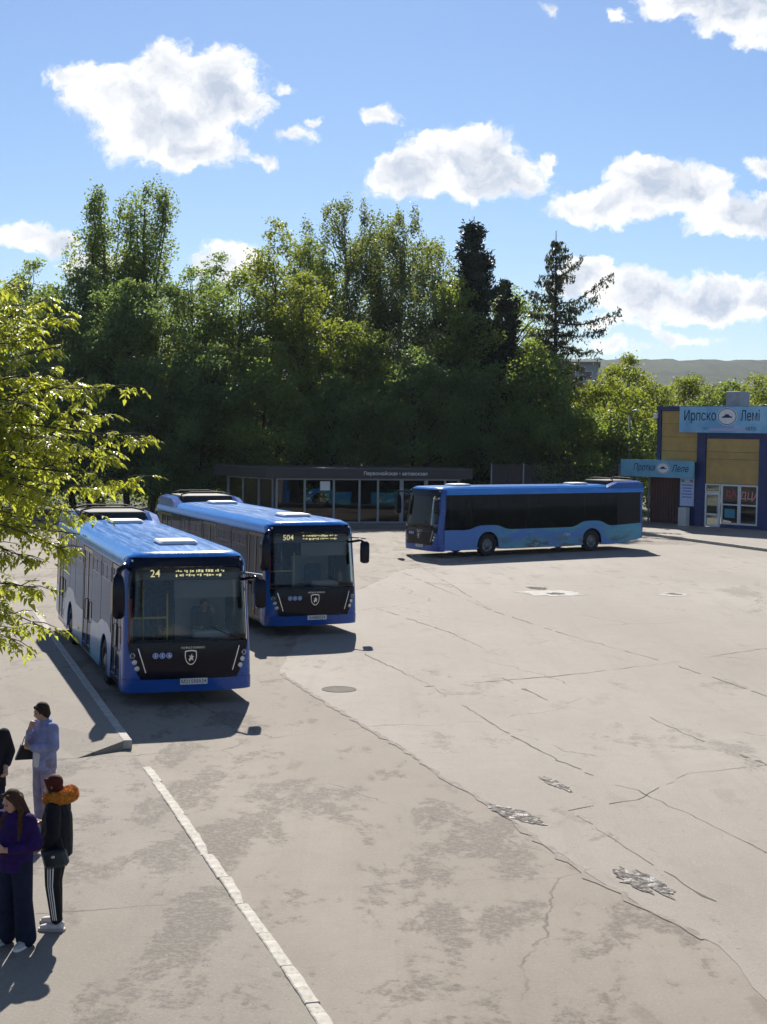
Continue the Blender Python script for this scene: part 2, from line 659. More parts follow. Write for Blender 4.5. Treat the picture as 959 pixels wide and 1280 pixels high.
# cracks and seams in the paving
CR = [[(504, 716), (617, 764), (712, 795), (836, 829), (975, 876)],
      [(532, 859), (628, 851), (701, 845), (836, 829), (975, 808)],
      [(454, 817), (532, 854), (600, 896), (671, 937), (758, 978), (795, 988), (850, 1013), (985, 1080)],
      [(710, 1014), (795, 1000), (859, 967), (975, 955)],
      [(721, 1020), (795, 1068), (868, 1113), (960, 1168)],
      [(799, 891), (863, 921), (975, 962)],
      [(470, 760), (560, 790), (630, 822)],
      [(628, 848), (690, 878)],
      [(20, 958), (60, 952), (96, 949)],
      [(520, 705), (570, 735), (617, 764)]]
for k, pl in enumerate(CR):
    r2 = random.Random(k)
    pts = [at(u, v) for u, v in pl]
    mb = MB()
    L, Rr = [], []
    for a, b in zip(pts[:-1], pts[1:]):
        n = max(3, int((b-a).length/.22))
        t = (b-a).normalized()
        s_ = Vector((-t.y, t.x, 0))
        for i in range(n):
            p = a.lerp(b, i/n)+s_*r2.gauss(0, .022)
            wd = r2.uniform(.004, .020)*(.65+.5*math.sin(len(L)*.13+k))+.002*(1 if k not in (6, 7, 9) else .7)
            if r2.random() < .06:
                wd *= 2.4
            L.append(p+s_*wd)
            Rr.append(p-s_*wd)
    z = .0095 if k != 8 else .012
    for i in range(len(L)-1):
        if r2.random() < .10 or math.sin(i*.21+k) > .93:
            continue
        mb.poly([(L[i].x, L[i].y, z), (L[i+1].x, L[i+1].y, z), (Rr[i+1].x, Rr[i+1].y, z), (Rr[i].x, Rr[i].y, z)])
    o = mb.build('pavement_crack', M_crack)
    for p in o.data.polygons:
        if p.normal.z < 0:
            p.flip()
    tag(o, kind='structure')
# the pale ridge where apron and asphalt meet
mb = MB()
pts = [at(u, v) for u, v in [(350, 842), (410, 880), (506, 938), (560, 976), (616, 1008), (680, 1056), (749, 1104), (813, 1141), (895, 1184)]]
r2 = random.Random(55)
L = []
for a, b in zip(pts[:-1], pts[1:]):
    n = max(3, int((b-a).length/.2))
    t = (b-a).normalized()
    s_ = Vector((-t.y, t.x, 0))
    for i in range(n):
        p = a.lerp(b, i/n)+s_*r2.gauss(0, .03)
        wd = abs(r2.gauss(.03, .02))+.006
        L.append((p+s_*wd, p-s_*wd))
for (a, b), (c, d) in zip(L[:-1], L[1:]):
    mb.poly([(b.x, b.y, .0085), (d.x, d.y, .0085), (c.x, c.y, .0085), (a.x, a.y, .0085)])
tag(mb.build('pavement_seam', M_seam), kind='structure')

# potholes with wet gravel
M_pud = bpy.data.materials.new('wet_gravel')
M_pud.use_nodes = True
t = NT(M_pud.node_tree)
b = t.n['Principled BSDF']
c = t.new('ShaderNodeTexCoord').outputs['Object']
vn = t.new('ShaderNodeTexVoronoi')
vn.inputs['Scale'].default_value = 38
t.l.new(c, vn.inputs['Vector'])
t.l.new(t.mix(t.ramp(t.noise(c, 12, 7, .8), .42, .64), (.055, .048, .042), (.30, .275, .24)), b.inputs['Base Color'])
t.l.new(t.ramp(t.noise(c, 5, 4, .6), .36, .5, .35, .95), b.inputs['Roughness'])
b.inputs['Specular IOR Level'].default_value = .25
bn = t.new('ShaderNodeBump')
bn.inputs['Strength'].default_value = .35
bn.inputs['Distance'].default_value = .012
t.l.new(vn.outputs['Distance'], bn.inputs['Height'])
t.l.new(bn.outputs[0], b.inputs['Normal'])
M_cem = mat('white_cement_patch', (.42, .395, .355), .9, var=.2, vscale=4, bump=.4)
M_hole = mat('pothole_dark', (.035, .032, .03), .9, var=.3)


def blotch(name, u0, v0, u1, v1, wpx, m, z, seed):
    r2 = random.Random(seed)
    a, b = at(u0, v0), at(u1, v1)
    t = (b-a).normalized()
    s_ = Vector((-t.y, t.x, 0))
    c = (a+b)/2
    hl = (b-a).length/2
    hw_ = wpx
    n = 34
    pts = []
    for i in range(n):
        an = 2*math.pi*i/n
        k = 1+r2.gauss(0, .16)
        p = c+t*hl*math.cos(an)*k+s_*hw_*math.sin(an)*k
        pts.append((p.x, p.y, z))
    o = MB().poly(pts).build(name, m)
    for p in o.data.polygons:
        if p.normal.z < 0:
            p.flip()
    return tag(o, kind='structure')


blotch('pothole', 618, 1008, 676, 1030, .20, M_pud, .0125, 1)
blotch('pothole', 774, 1086, 834, 1120, .24, M_pud, .0125, 2)
blotch('pothole', 674, 970, 712, 990, .10, M_pud, .0125, 3)
blotch('pothole', 655, 742, 725, 742, .9, M_cem, .0125, 4)
blotch('pothole', 662, 734, 682, 737, .28, M_hole, .0165, 5)
blotch('pothole', 684, 742, 706, 743, .30, M_hole, .0165, 6)
blotch('pothole', 826, 742, 858, 745, .5, M_cem, .0125, 7)
blotch('pothole', 836, 742, 850, 744, .22, M_hole, .0165, 8)
mb = MB()
mp = at(424, 862)
mb.lathe([(.36, -.02), (.36, .012), (.33, .014), (.32, .009), (.1, .010), (.0, .010)], 28, Matrix.Translation((mp.x, mp.y, 0)))
tag(mb.build('manhole_cover', mat('cast_iron', (.12, .105, .09), .95, var=.3, bump=.4)), 'round iron manhole cover set in the asphalt beyond the kerbside bus shadow', 'manhole cover')

# hills on the horizon, a wooded ridge
M_hill = bpy.data.materials.new('wooded_hill')
M_hill.use_nodes = True
t = NT(M_hill.node_tree)
b = t.n['Principled BSDF']
c = t.new('ShaderNodeTexCoord').outputs['Object']
t.l.new(t.mix(t.ramp(t.noise(c, .02, 6, .65), .35, .65), (.010, .024, .016), (.034, .054, .028)), b.inputs['Base Color'])
b.inputs['Roughness'].default_value = .95
b.inputs['Specular IOR Level'].default_value = .1


def ridge(name, d0, d1, top, x0, x1, n=160, seed=1, tooth=2.5):
    r2 = random.Random(seed)
    ph = [r2.uniform(0, 6.28) for _ in range(6)]
    mb = MB()
    m_ = 10
    for i in range(n+1):
        x = x0+(x1-x0)*i/n
        hh = top(x)
        for j in range(m_+1):
            f = j/m_
            y = d0+(d1-d0)*f
            s_ = math.sin(f*math.pi/2)
            z = hh*s_+(sum(math.sin(x*.01*(k+1)+ph[k]+f*4)*3/(k+1) for k in range(6))+r2.uniform(-tooth, tooth))*min(1, f*3)
            mb.v.append((x, y, z-2))
    for i in range(n):
        for j in range(m_):
            a = i*(m_+1)+j
            mb.f.append((a, a+m_+1, a+m_+2, a+1))
    o = mb.build(name, M_hill)
    return tag(o, kind='structure')


ridge('hill', 900, 1700, lambda x: 84-.010*max(0, x-250)+4*math.sin(x*.006), -1400, 1700, 420, 2, 2.2)
ridge('hill', 420, 640, lambda x: 22+3*math.sin(x*.012+2), -500, 900, 260, 5, 1.6)

# =================================================================== TREES
L_dark = leafmat('leaf_dark', (.056, .104, .060), (.115, .172, .074), (.33, .45, .09), .5)
L_mid = leafmat('leaf_mid', (.058, .098, .044), (.120, .172, .056), (.36, .46, .065), .52)
L_light = leafmat('leaf_light', (.055, .088, .024), (.12, .16, .040), (.38, .44, .045), .54)
L_birch = leafmat('leaf_birch', (.050, .078, .034), (.11, .14, .055), (.30, .36, .07), .52)
L_pine = leafmat('needles_dark', (.014, .028, .018), (.030, .052, .026), (.03, .05, .015), .2)
L_larch = leafmat('needles_larch', (.045, .055, .032), (.09, .10, .05), (.13, .15, .05), .35)
L_front = leafmat('leaf_box_elder', (.080, .120, .026), (.17, .21, .050), (.58, .62, .060), .58, .35, 1.2, .45)
M_bark = mat('bark_brown', (.055, .045, .036), .95, var=.35, vscale=6, bump=.8, bscale=25)
M_birchbark = mat('bark_birch', (.34, .32, .29), .9, var=.5, vscale=7, bump=.4)


def fast_mesh(name, V, F4, m, rnd=None):
    """quads from arrays"""
    me = bpy.data.meshes.new(name)
    nv, nf = len(V), len(F4)
    me.vertices.add(nv)
    me.vertices.foreach_set('co', np.ascontiguousarray(V, dtype=np.float32).ravel())
    me.loops.add(nf*4)
    me.loops.foreach_set('vertex_index', np.ascontiguousarray(F4, dtype=np.int32).ravel())
    me.polygons.add(nf)
    me.polygons.foreach_set('loop_start', np.arange(0, nf*4, 4, dtype=np.int32))
    me.polygons.foreach_set('loop_total', np.full(nf, 4, dtype=np.int32))
    if rnd is not None:
        a = me.attributes.new('rnd', 'FLOAT', 'FACE')
        a.data.foreach_set('value', np.ascontiguousarray(rnd, dtype=np.float32))
    me.materials.append(m)
    me.update(calc_edges=True)
    return me


def leaves(name, C, size, m, up=.6, aspect=.55, axis=None, clump_rnd=None):
    """C: leaf centres (n,3) -> diamond shaped leaves as one mesh"""
    n = len(C)
    nm = rng.normal(size=(n, 3))
    nm[:, 2] += up*np.sign(rng.normal(size=n)+1.2)
    nm /= np.linalg.norm(nm, axis=1, keepdims=True)
    a = rng.normal(size=(n, 3)) if axis is None else axis+rng.normal(size=(n, 3))*.35
    a -= nm*(a*nm).sum(1, keepdims=True)
    a /= np.linalg.norm(a, axis=1, keepdims=True)+1e-9
    b = np.cross(nm, a)
    s = (size*rng.uniform(.6, 1.35, n))[:, None]
    V = np.stack([C-a*s*.5, C+b*s*aspect*.5-a*s*.06, C+a*s*.5, C-b*s*aspect*.5-a*s*.06], 1).reshape(-1, 3)
    F = np.arange(n*4).reshape(n, 4)
    rv = rng.random(n)
    if clump_rnd is not None:
        rv = .45*rv+.55*clump_rnd
    return fast_mesh(name, V, F, m, rv)


def branch_pts(a, b, sag=0.0, n=5, wob=.08):
    a, b = Vector(a), Vector(b)
    L = (b-a).length
    out = []
    for i in range(n+1):
        f = i/n
        p = a.lerp(b, f)
        if 0 < i < n:
            p += Vector((random.gauss(0, wob), random.gauss(0, wob), random.gauss(0, wob)))*L*.35
        p.z += sag*L*math.sin(f*math.pi)
        out.append(p)
    return out


def rad_taper(r0, r1, n=5):
    return [r0+(r1-r0)*i/n for i in range(n+1)]


def broad_tree(name, base, h, rx, m, label, group=None, kind='broad', dens=1.0, z0=None, leaf=.20, cl_r=.75, bark=None, cat='tree'):
    """trunk with limbs; the crown is thousands of leaves gathered in clumps at the limb ends"""
    t = empty(name, base)
    tag(t, label, cat, group)
    tr = MB()
    lean = Vector((random.uniform(-.03, .03)*h, random.uniform(-.03, .03)*h, 0))
    rb = .013*h+.04
    if z0 is None:
        z0 = h*.16
    if kind == 'poplar':
        topz = h*.93
    elif kind == 'birch':
        topz = h*.9
    else:
        topz = h*.8
    trunk = branch_pts((0, 0, -.1), (lean.x, lean.y, topz), 0, 8, .03)
    tr.tube(trunk, rad_taper(rb, rb*.18, 8), 7)

    def trunk_at(f):
        k = min(7.999, max(0, f)*8)
        i = int(k)
        return trunk[i].lerp(trunk[i+1], k-i)
    cl = []   # clumps: centre, radius xyz
    if kind == 'poplar':
        nl = 9
        leaders = []
        for i in range(nl):
            a = i*2.4+random.random()
            f0 = random.uniform(.12, .55)
            f1 = min(1.0, f0+random.uniform(.3, .5)) if i else 1.0
            s_ = trunk_at(f0)
            rr = rx*random.uniform(.35, .95)*(1.15-f1*.75)
            e = Vector((math.cos(a)*rr+lean.x*f1, math.sin(a)*rr+lean.y*f1, h*f1*random.uniform(.94, 1.0)))
            pp = branch_pts(s_, e, 0, 5, .05)
            tr.tube(pp, rad_taper(rb*.4, .012), 5)
            leaders.append((pp, rr))
        leaders.append((trunk+[Vector((lean.x, lean.y, h))], rx))
        for pp, rr in leaders:
            for q in (0, .35, .7, 1.1):
                cl.append((pp[-1]-Vector((random.gauss(0, .08), random.gauss(0, .08), q)), (.22+.12*q, .22+.12*q, .5)))
            n = 13 if rr != rx else 26
            for k in range(n):
                f = (k+random.random())/n
                f = .18+.82*f
                q = f*(len(pp)-1)
                i = min(int(q), len(pp)-2)
                p = pp[i].lerp(pp[i+1], q-i)
                if p.z < z0:
                    continue
                env = 1.0-.75*max(0, (p.z/h-.55)/.45)
                o = Vector((random.gauss(0, .35), random.gauss(0, .35), 0))*rx*.55*env
                rr2 = cl_r*random.uniform(.45, .9)*(.5+.5*env)
                cl.append((p+o, (rr2*.75, rr2*.75, rr2*1.35)))
    else:
        ncl = int(105*dens*(rx/3.2)**1.3*(h/15)**.8)+16
        for k in range(ncl):
            f = random.random()**.85
            zc = z0+(h-z0)*f
            # crown profile
            if kind == 'birch':
                pr = math.sin(min(1, (f*.84+.10))*math.pi)**.55
            else:
                pr = (math.sin((f*.82+.16)*math.pi))**.62
            a = random.uniform(0, 2*math.pi)
            q = random.random()**.45
            lob = 1+.28*math.sin(a*2+h)+.18*math.sin(a*3+zc*1.3)+.15*math.sin(zc*2.1+rx*7)
            rr = rx*pr*q*lob
            p = Vector((math.cos(a)*rr+lean.x*f, math.sin(a)*rr+lean.y*f, zc))
            s_ = cl_r*random.uniform(.55, 1.25)
            if f > .9:
                s_ *= .6
            if kind == 'birch':
                cl.append((p, (s_*.6, s_*.6, s_*1.15)))
            else:
                cl.append((p, (s_, s_, s_*.72)))
            if k % 3 == 0 and q > .4:
                st = trunk_at(max(.12, (zc-rr*.7)/topz*.92))
                pp = branch_pts(st, p, .05, 5, .07)
                tr.tube(pp, rad_taper(rb*.3*(1-.5*f)+.012, .010), 5)
    tr.build('trunk', bark or M_bark, t, True, False)
    C, cr_, up = [], [], []
    for p, s_ in cl:
        vol = (s_[0]*s_[1]*s_[2])**(1/3)
        n = max(12, int(150*dens*(vol/.75)**2*(.2/leaf)**2))
        g = rng.normal(size=(n, 3))
        g /= np.linalg.norm(g, axis=1, keepdims=True)
        g *= (rng.random((n, 1))**.42)
        # a few twigs stick out of the clump
        tw = rng.random(n) < .10
        g[tw] *= 1.45
        C.append(np.array(p)+g*np.array(s_))
        cr_.append(np.full(n, random.random()))
    C = np.concatenate(C)
    cr_ = np.concatenate(cr_)
    me = leaves('crown', C, leaf, m, .5, .62, None, cr_)
    add('crown', me, t)
    return t


def conifer(name, base, h, rx, m, label, group=None, sparse=False, z0=2.0, lo=None):
    t = empty(name, base)
    tag(t, label, 'tree', group)
    tr = MB()
    rb = .012*h+.04
    tr.tube([(0, 0, -.1), (.03*h*.2, 0, h*.5), (0, .05, h)], [rb, rb*.55, .02], 8)
    C, A = [], []
    z = z0
    k = 0
    while z < h*.985:
        f = (z-z0)/(h-z0)
        nb = 5 if not sparse else 4
        for j in range(nb):
            a = k*1.1+j*2*math.pi/nb+random.uniform(-.35, .35)
            if sparse:
                ln = rx*(1-f+.04)**.55*random.uniform(.3, 1.05)
                drop = random.uniform(-.1, .28)
            else:
                ln = rx*(min(1, (1-f)*1.7+.05))**.8*random.uniform(.45, 1.2)*(1+.25*math.sin(k*1.7))
                drop = .22-.35*f
            e = Vector((math.cos(a)*ln, math.sin(a)*ln, z-drop*ln if not sparse else z+drop*ln))
            pp = branch_pts((0, 0, z), e, -.06 if not sparse else -.05, 5, .04)
            if not sparse:
                pp[-1].z += .12*ln
            tr.tube(pp, rad_taper(.02+.012*ln, .008), 4)
            n = int((34 if not sparse else 40)*max(ln, .5)*(1.5 if not sparse else 1))
            for _ in range(n):
                q = random.uniform(.12, 1)*(len(pp)-1)
                i = min(int(q), len(pp)-2)
                p = pp[i].lerp(pp[i+1], q-i)
                d = (pp[i+1]-pp[i]).normalized()
                sd_ = Vector((-d.y, d.x, 0))*random.choice((-1, 1))
                if sparse:
                    w_ = random.uniform(0, .35)
                    C.append(p+sd_*w_*.4-Vector((0, 0, w_*random.uniform(.4, 1.5))))
                    A.append(Vector((sd_.x*.4, sd_.y*.4, -1)))
                else:
                    w_ = random.uniform(0, .42)*min(1.2, ln*.5)
                    C.append(p+sd_*w_+Vector((0, 0, random.uniform(-.22, .12))))
                    A.append(sd_+d*.8+Vector((0, 0, random.uniform(-.4, .3))))
        z += random.uniform(.40, .66) if not sparse else random.uniform(.35, .62)
        k += 1
    if sparse:   # a few long bare limbs that hang out to one side
        for (zz, ax, ln, rise) in lo:
            e = Vector((math.cos(ax)*ln, math.sin(ax)*ln, zz+rise))
            pp = branch_pts((0, 0, zz), e, -.10, 7, .03)
            tr.tube(pp, rad_taper(.06, .012, 7), 5)
            for _ in range(int(44*ln)):
                q = random.uniform(.15, 1)*(len(pp)-1)
                i = min(int(q), len(pp)-2)
                p = pp[i].lerp(pp[i+1], q-i)
                dz = random.uniform(0, .75)*random.random()
                C.append(p+Vector((random.gauss(0, .09), random.gauss(0, .09), -dz+.08)))
                A.append(Vector((random.gauss(0, .3), 0, -1)))
    tr.build('trunk', M_bark, t, True, False)
    C = np.array([tuple(p) for p in C])
    A = np.array([tuple(p) for p in A])
    if sparse:
        me = leaves('crown', np.repeat(C, 2, 0)+rng.normal(size=(len(C)*2, 3))*.05, .26, m, .2, .34, np.repeat(A, 2, 0))
    else:
        rep = 3
        C2 = np.repeat(C, rep, 0)+rng.normal(size=(len(C)*rep, 3))*.14
        me = leaves('crown', C2, .34, m, .2, .34, np.repeat(A, rep, 0))
    add('crown', me, t)
    return t


def place(u, d, vtop):
    """foot of a tree in the picture column u at distance d, and its height up to the row vtop"""
    p = at_d(u, 560, d)
    return (p.x, d, 0), at_d(u, vtop, d).z


def px(n, d):
    return n/CAM_F*d


G_back = 'trees behind the bus yard'
TREES = [
    # u, d, vtop, half width px, kind, leaf material, density, leaf size, label
    (-18, 93, 340, 58, 'broad', L_light, 1.0, .21, 'leafy green tree behind the yard, half hidden by the box elder'),
    (36, 97, 322, 40, 'broad', L_mid, 1.0, .20, 'narrow pointed green tree standing behind the box elder branches'),
    (128, 100, 240, 34, 'poplar', L_mid, 1.0, .19, 'tall poplar with several upright leaders, topped by twin spires'),
    (190, 101, 233, 36, 'poplar', L_mid, 1.0, .19, 'tallest slim poplar rising above all the other trees'),
    (92, 94, 335, 46, 'broad', L_dark, 1.0, .20, 'dark broad tree at the foot of the twin-spired poplar'),
    (160, 91, 352, 52, 'broad', L_dark, 1.15, .20, 'dense dark tree in front of the two tall poplars'),
    (236, 94, 332, 42, 'broad', L_dark, 1.05, .20, 'dark round-topped tree beside the tallest poplar'),
    (292, 93, 345, 44, 'broad', L_mid, 1.05, .20, 'dark green tree under the gap where a white cloud shows'),
    (350, 99, 276, 38, 'broad', L_light, .95, .19, 'tall yellowish green tree with a ragged top beside the birches'),
    (372, 92, 345, 46, 'broad', L_light, 1.0, .20, 'bright yellow-green tree standing before the birches'),
    (428, 105, 256, 44, 'birch', L_birch, 1.15, .17, 'airy birch with the sky showing through its thin top'),
    (498, 103, 268, 52, 'birch', L_birch, 1.25, .18, 'wide weeping birch beside the dark pine'),
    (395, 101, 288, 32, 'broad', L_mid, .9, .19, 'green tree filling the gap between the yellowish tree and the airy birch'),
    (462, 107, 284, 36, 'birch', L_birch, 1.1, .17, 'thin birch standing between the airy birch and the weeping birch'),
    (262, 99, 318, 30, 'broad', L_dark, .9, .19, 'dark pointed tree rising behind the round-topped one'),
    (446, 92, 402, 44, 'broad', L_mid, 1.1, .20, 'low rounded green tree in front of the birches'),
    (540, 97, 302, 34, 'birch', L_birch, .95, .18, 'slender pale green tree touching the dark pine'),
    (330, 89, 425, 46, 'broad', L_mid, 1.1, .20, 'bushy green tree directly behind the pavilion left end'),
    (515, 90, 440, 44, 'broad', L_dark, 1.1, .20, 'bushy dark tree directly behind the pavilion sign'),
    (415, 89, 470, 40, 'broad', L_dark, 1.0, .20, 'small dark tree squeezed behind the middle of the pavilion'),
    (250, 90, 430, 48, 'broad', L_dark, 1.1, .20, 'dark spreading tree beside the pavilion, left of its glass wall'),
    (190, 89, 450, 44, 'broad', L_dark, 1.1, .20, 'dark leafy tree behind the rear of the kerbside bus'),
    (640, 99, 352, 36, 'broad', L_mid, .9, .19, 'dark green tree between the pine and the ragged larch'),
    (664, 91, 430, 42, 'broad', L_mid, 1.05, .20, 'leafy tree at the foot of the ragged larch'),
    (600, 90, 455, 40, 'broad', L_dark, 1.05, .20, 'low dark tree growing at the foot of the pine'),
    (110, 89, 470, 46, 'broad', L_dark, 1.05, .20, 'low dark tree behind the box elder lower branches'),
    (40, 90, 450, 50, 'broad', L_dark, 1.05, .20, 'dark bushy tree at the far end of the raised platform'),
    (562, 93, 350, 30, 'broad', L_mid, 1.0, .19, 'green tree tucked between the birch and the pine'),
    (752, 94, 474, 36, 'broad', L_light, 1.0, .19, 'bright green tree before the far grey apartment block'),
    (778, 104, 446, 30, 'broad', L_light, 1.0, .18, 'bright upright tree behind the street lamp, highest along the hill'),
    (812, 106, 478, 34, 'broad', L_light, 1.0, .18, 'bright bushy tree behind the left corner of the shop'),
    (862, 112, 470, 36, 'broad', L_light, 1.0, .18, 'yellow-green tree rising behind the shop top sign'),
    (905, 108, 478, 32, 'broad', L_mid, 1.0, .18, 'darker green tree behind the roof vent of the shop'),
    (945, 114, 472, 38, 'broad', L_light, 1.0, .18, 'bright tree behind the far end of the shop roof'),
    (1000, 112, 468, 40, 'broad', L_light, 1.0, .18, 'bright green tree past the shop, cut by the picture edge'),
    (708, 88.5, 505, 40, 'broad', L_mid, 1.1, .19, 'sunlit bush-like tree behind the lone bus roof'),
    (768, 90, 520, 34, 'broad', L_mid, 1.05, .19, 'green bush-like tree beside the street lamp'),
]
for (u, d, vt, hwp, kind, m, dens, leaf, label) in TREES:
    base, h = place(u, d, vt)
    broad_tree('poplar_tree' if kind == 'poplar' else 'birch_tree' if kind == 'birch' else 'leafy_tree', base, h, px(hwp, d)*(1.5 if kind == 'broad' else 2.6 if kind == 'poplar' else 1.4), m, label, G_back, kind, dens,
               leaf=leaf, cl_r=.98 if kind == 'broad' else (1.6 if kind == 'poplar' else 1.0), bark=M_birchbark if kind == 'birch' else None,
               z0=1.5 if vt < 480 else .6)
base, h = place(588, 95, 270)
conifer('pine_tree', base, h, px(60, 95), L_pine, 'tall dark pine standing above the lone bus front', G_back)
base, h = place(628, 97, 350)
conifer('spruce_tree', base, h, px(40, 97), L_pine, 'shorter dark spruce right behind the pine', G_back)
base, h = place(690, 93, 288)
conifer('larch_tree', base, h, px(62, 93), L_larch, 'ragged larch with long bare drooping limbs against the sky', G_back, True, 3.0,
        [(12.2, -.1, 4.1, .7), (13.2, .05, 3.7, 2.1), (10.9, -.2, 3.0, -.5), (14.9, .1, 1.8, 1.5), (13.4, 3.0, 2.0, .8), (12.8, .3, 3.0, 1.2), (11.6, -.4, 3.3, .1)])

# undergrowth along the back edge and a far wood, each read as one mass
C = []
for k in range(420):
    x = random.uniform(-46, 17)
    y = random.uniform(92, 112)
    hh = random.uniform(1.2, 3.6)
    n = 130
    gq = rng.normal(size=(n, 3))*np.array([.8, .7, hh*.36])
    C.append(np.array([x, y, hh*.45])+gq)
C = np.concatenate(C)
C = C[C[:, 2] > .02]
o = add('undergrowth', leaves('undergrowth', C, .2, L_mid, .6, .6))
tag(o, 'low green undergrowth between the tree trunks behind the yard', 'undergrowth', kind='stuff')
C = []
K = []
for k in range(680):
    d = random.uniform(125, 330)
    u = random.uniform(-420, 1130)
    p = at_d(u, 560, d)
    hh = random.uniform(6.5, 10.0)*(1+.12*(d-125)/200)
    rr = random.uniform(2.2, 3.6)
    n = int(330*(150/d)**.7)
    gq = rng.normal(size=(n, 3))
    gq /= np.linalg.norm(gq, axis=1, keepdims=True)
    gq *= rng.random((n, 1))**.3
    lob = 1+.3*np.sin(gq[:, :1]*5+k)*np.cos(gq[:, 2:]*6+k)
    C.append(np.array([p.x, d, hh*.55])+gq*lob*np.array([rr, rr, hh*.47]))
    K.append(np.full(n, random.random()))
C = np.concatenate(C)
o = add('far_wood', leaves('far_wood', C, .62, L_light, .5, .7, None, np.concatenate(K)))
tag(o, 'far-off green wood below the hill behind the shop', 'wood', kind='stuff')

# ------------------------------------------------------------------ the box elder close to the camera, on the left
LEAFM = []


def compound_leaf(seed):
    """five or seven pointed leaflets on a drooping stalk, lying along +x"""
    r2 = random.Random(seed)
    mb = MB()
    n = r2.choice((2, 2, 3))
    L = r2.uniform(.13, .18)

    def leaflet(p, d, nrm, ln, wd):
        s_ = d.cross(nrm).normalized()
        dr = Vector((0, 0, -1))
        a = p
        m1 = p+d*ln*.42+dr*ln*.05
        tip = p+d*ln+dr*ln*r2.uniform(.2, .42)
        l1 = p+d*ln*.36+s_*wd+dr*ln*.02+nrm*wd*.35
        r1 = p+d*ln*.36-s_*wd+dr*ln*.02+nrm*wd*.35
        l2 = p+d*ln*.70+s_*wd*.62+dr*ln*.16+nrm*wd*.18
        r2_ = p+d*ln*.70-s_*wd*.62+dr*ln*.16+nrm*wd*.18
        m2 = p+d*ln*.72+dr*ln*.18
        i = len(mb.v)
        mb.v += [tuple(q) for q in (a, l1, m1, r1, l2, m2, r2_, tip)]
        mb.f += [(i, i+2, i+1, i+1), (i, i+3, i+2, i+2), (i+1, i+2, i+5, i+4), (i+2, i+3, i+6, i+5), (i+4, i+5, i+7, i+7), (i+5, i+6, i+7, i+7)]
    pts = [Vector((L*f, 0, -.10*L*f*f*4)) for f in (0, .35, .65, 1.0)]
    for q in range(n):
        p = pts[1].lerp(pts[3], q/max(1, n)*.95)
        for sgn in (-1, 1):
            d = Vector((.55, sgn*.85, -r2.uniform(.1, .45))).normalized()
            leaflet(p, d, Vector((0, sgn*.2, 1)).normalized(), r2.uniform(.065, .09), r2.uniform(.017, .024))
    leaflet(pts[3], Vector((1, 0, -.4)).normalized(), Vector((.3, 0, 1)).normalized(), r2.uniform(.08, .1), .026)
    w_ = .0018
    for a, b in zip(pts[:-1], pts[1:]):
        i = len(mb.v)
        mb.v += [(a.x, -w_, a.z), (a.x, w_, a.z), (b.x, w_, b.z), (b.x, -w_, b.z)]
        mb.f.append((i, i+1, i+2, i+3))
    # real triangles for the pointed ends
    mb.f = [tuple(dict.fromkeys(f)) for f in mb.f]
    me = bpy.data.meshes.new('leaf')
    me.from_pydata(mb.v, [], mb.f)
    a = me.attributes.new('rnd', 'FLOAT', 'FACE')
    a.data.foreach_set('value', [r2.random() for _ in me.polygons])
    me.materials.append(L_front)
    me.update()
    return me


LEAFM = [compound_leaf(i) for i in range(8)]
be = empty('box_elder_tree', (-6.0, 13.6, 0))
tag(be, 'box elder maple with bright sunlit leaves overhanging the kerbside bus', 'tree')
BT = Vector((-6.0, 13.6, 0))
tr = MB()
trunk = [Vector((0, 0, -.1)), Vector((.1, .05, 2.0)), Vector((.25, 0, 4.2)), Vector((.3, -.1, 6.0)), Vector((.2, 0, 8.2))]
tr.tube(trunk, [.17, .15, .12, .08, .03], 10)
twigs = []     # (path, weight)
TIPS = [(187, 548, 12.9), (150, 484, 13.1), (165, 602, 12.7), (128, 520, 13.5), (140, 575, 13.2), (86, 392, 13.4), (60, 372, 13.0), (78, 432, 12.8), (28, 352, 13.6), (62, 470, 13.3),
        (104, 560, 12.6), (96, 645, 12.8), (118, 610, 13.4), (86, 690, 12.6), (60, 655, 13.2), (100, 668, 13.0), (30, 600, 12.6), (20, 520, 13.1), (25, 430, 12.9), (-20, 380, 13.3),
        (40, 700, 12.9), (20, 660, 13.5), (-30, 470, 13.0), (-30, 560, 12.8), (-40, 640, 13.2), (42, 540, 13.6), (70, 595, 13.7), (10, 470, 13.5), (8, 395, 12.7), (50, 505, 12.7),
        (60, 620, 12.6), (-10, 720, 13.0), (48, 735, 12.7), (58, 786, 12.8), (30, 808, 12.7), (12, 770, 12.9), (-10, 800, 13.0), (20, 740, 13.2), (-30, 740, 13.2), (85, 580, 13.0),
        (5, 575, 12.5), (35, 640, 13.1), (0, 690, 12.6), (15, 620, 13.4), (90, 480, 13.6), (40, 410, 13.7), (118, 560, 12.9), (70, 560, 12.5)]
for (u, v, d) in TIPS:
    e = at_d(u, v, d)-BT
    st = trunk[1].lerp(trunk[3], random.uniform(.2, 1)) if v > 640 else trunk[2].lerp(trunk[3], random.uniform(0, 1))
    st.z = min(st.z, e.z+.5)
    pp = branch_pts(st, e, .07, 7, .035)
    tr.tube(pp, rad_taper(.022, .004, 7), 5)
    twigs.append(pp)
LP = []
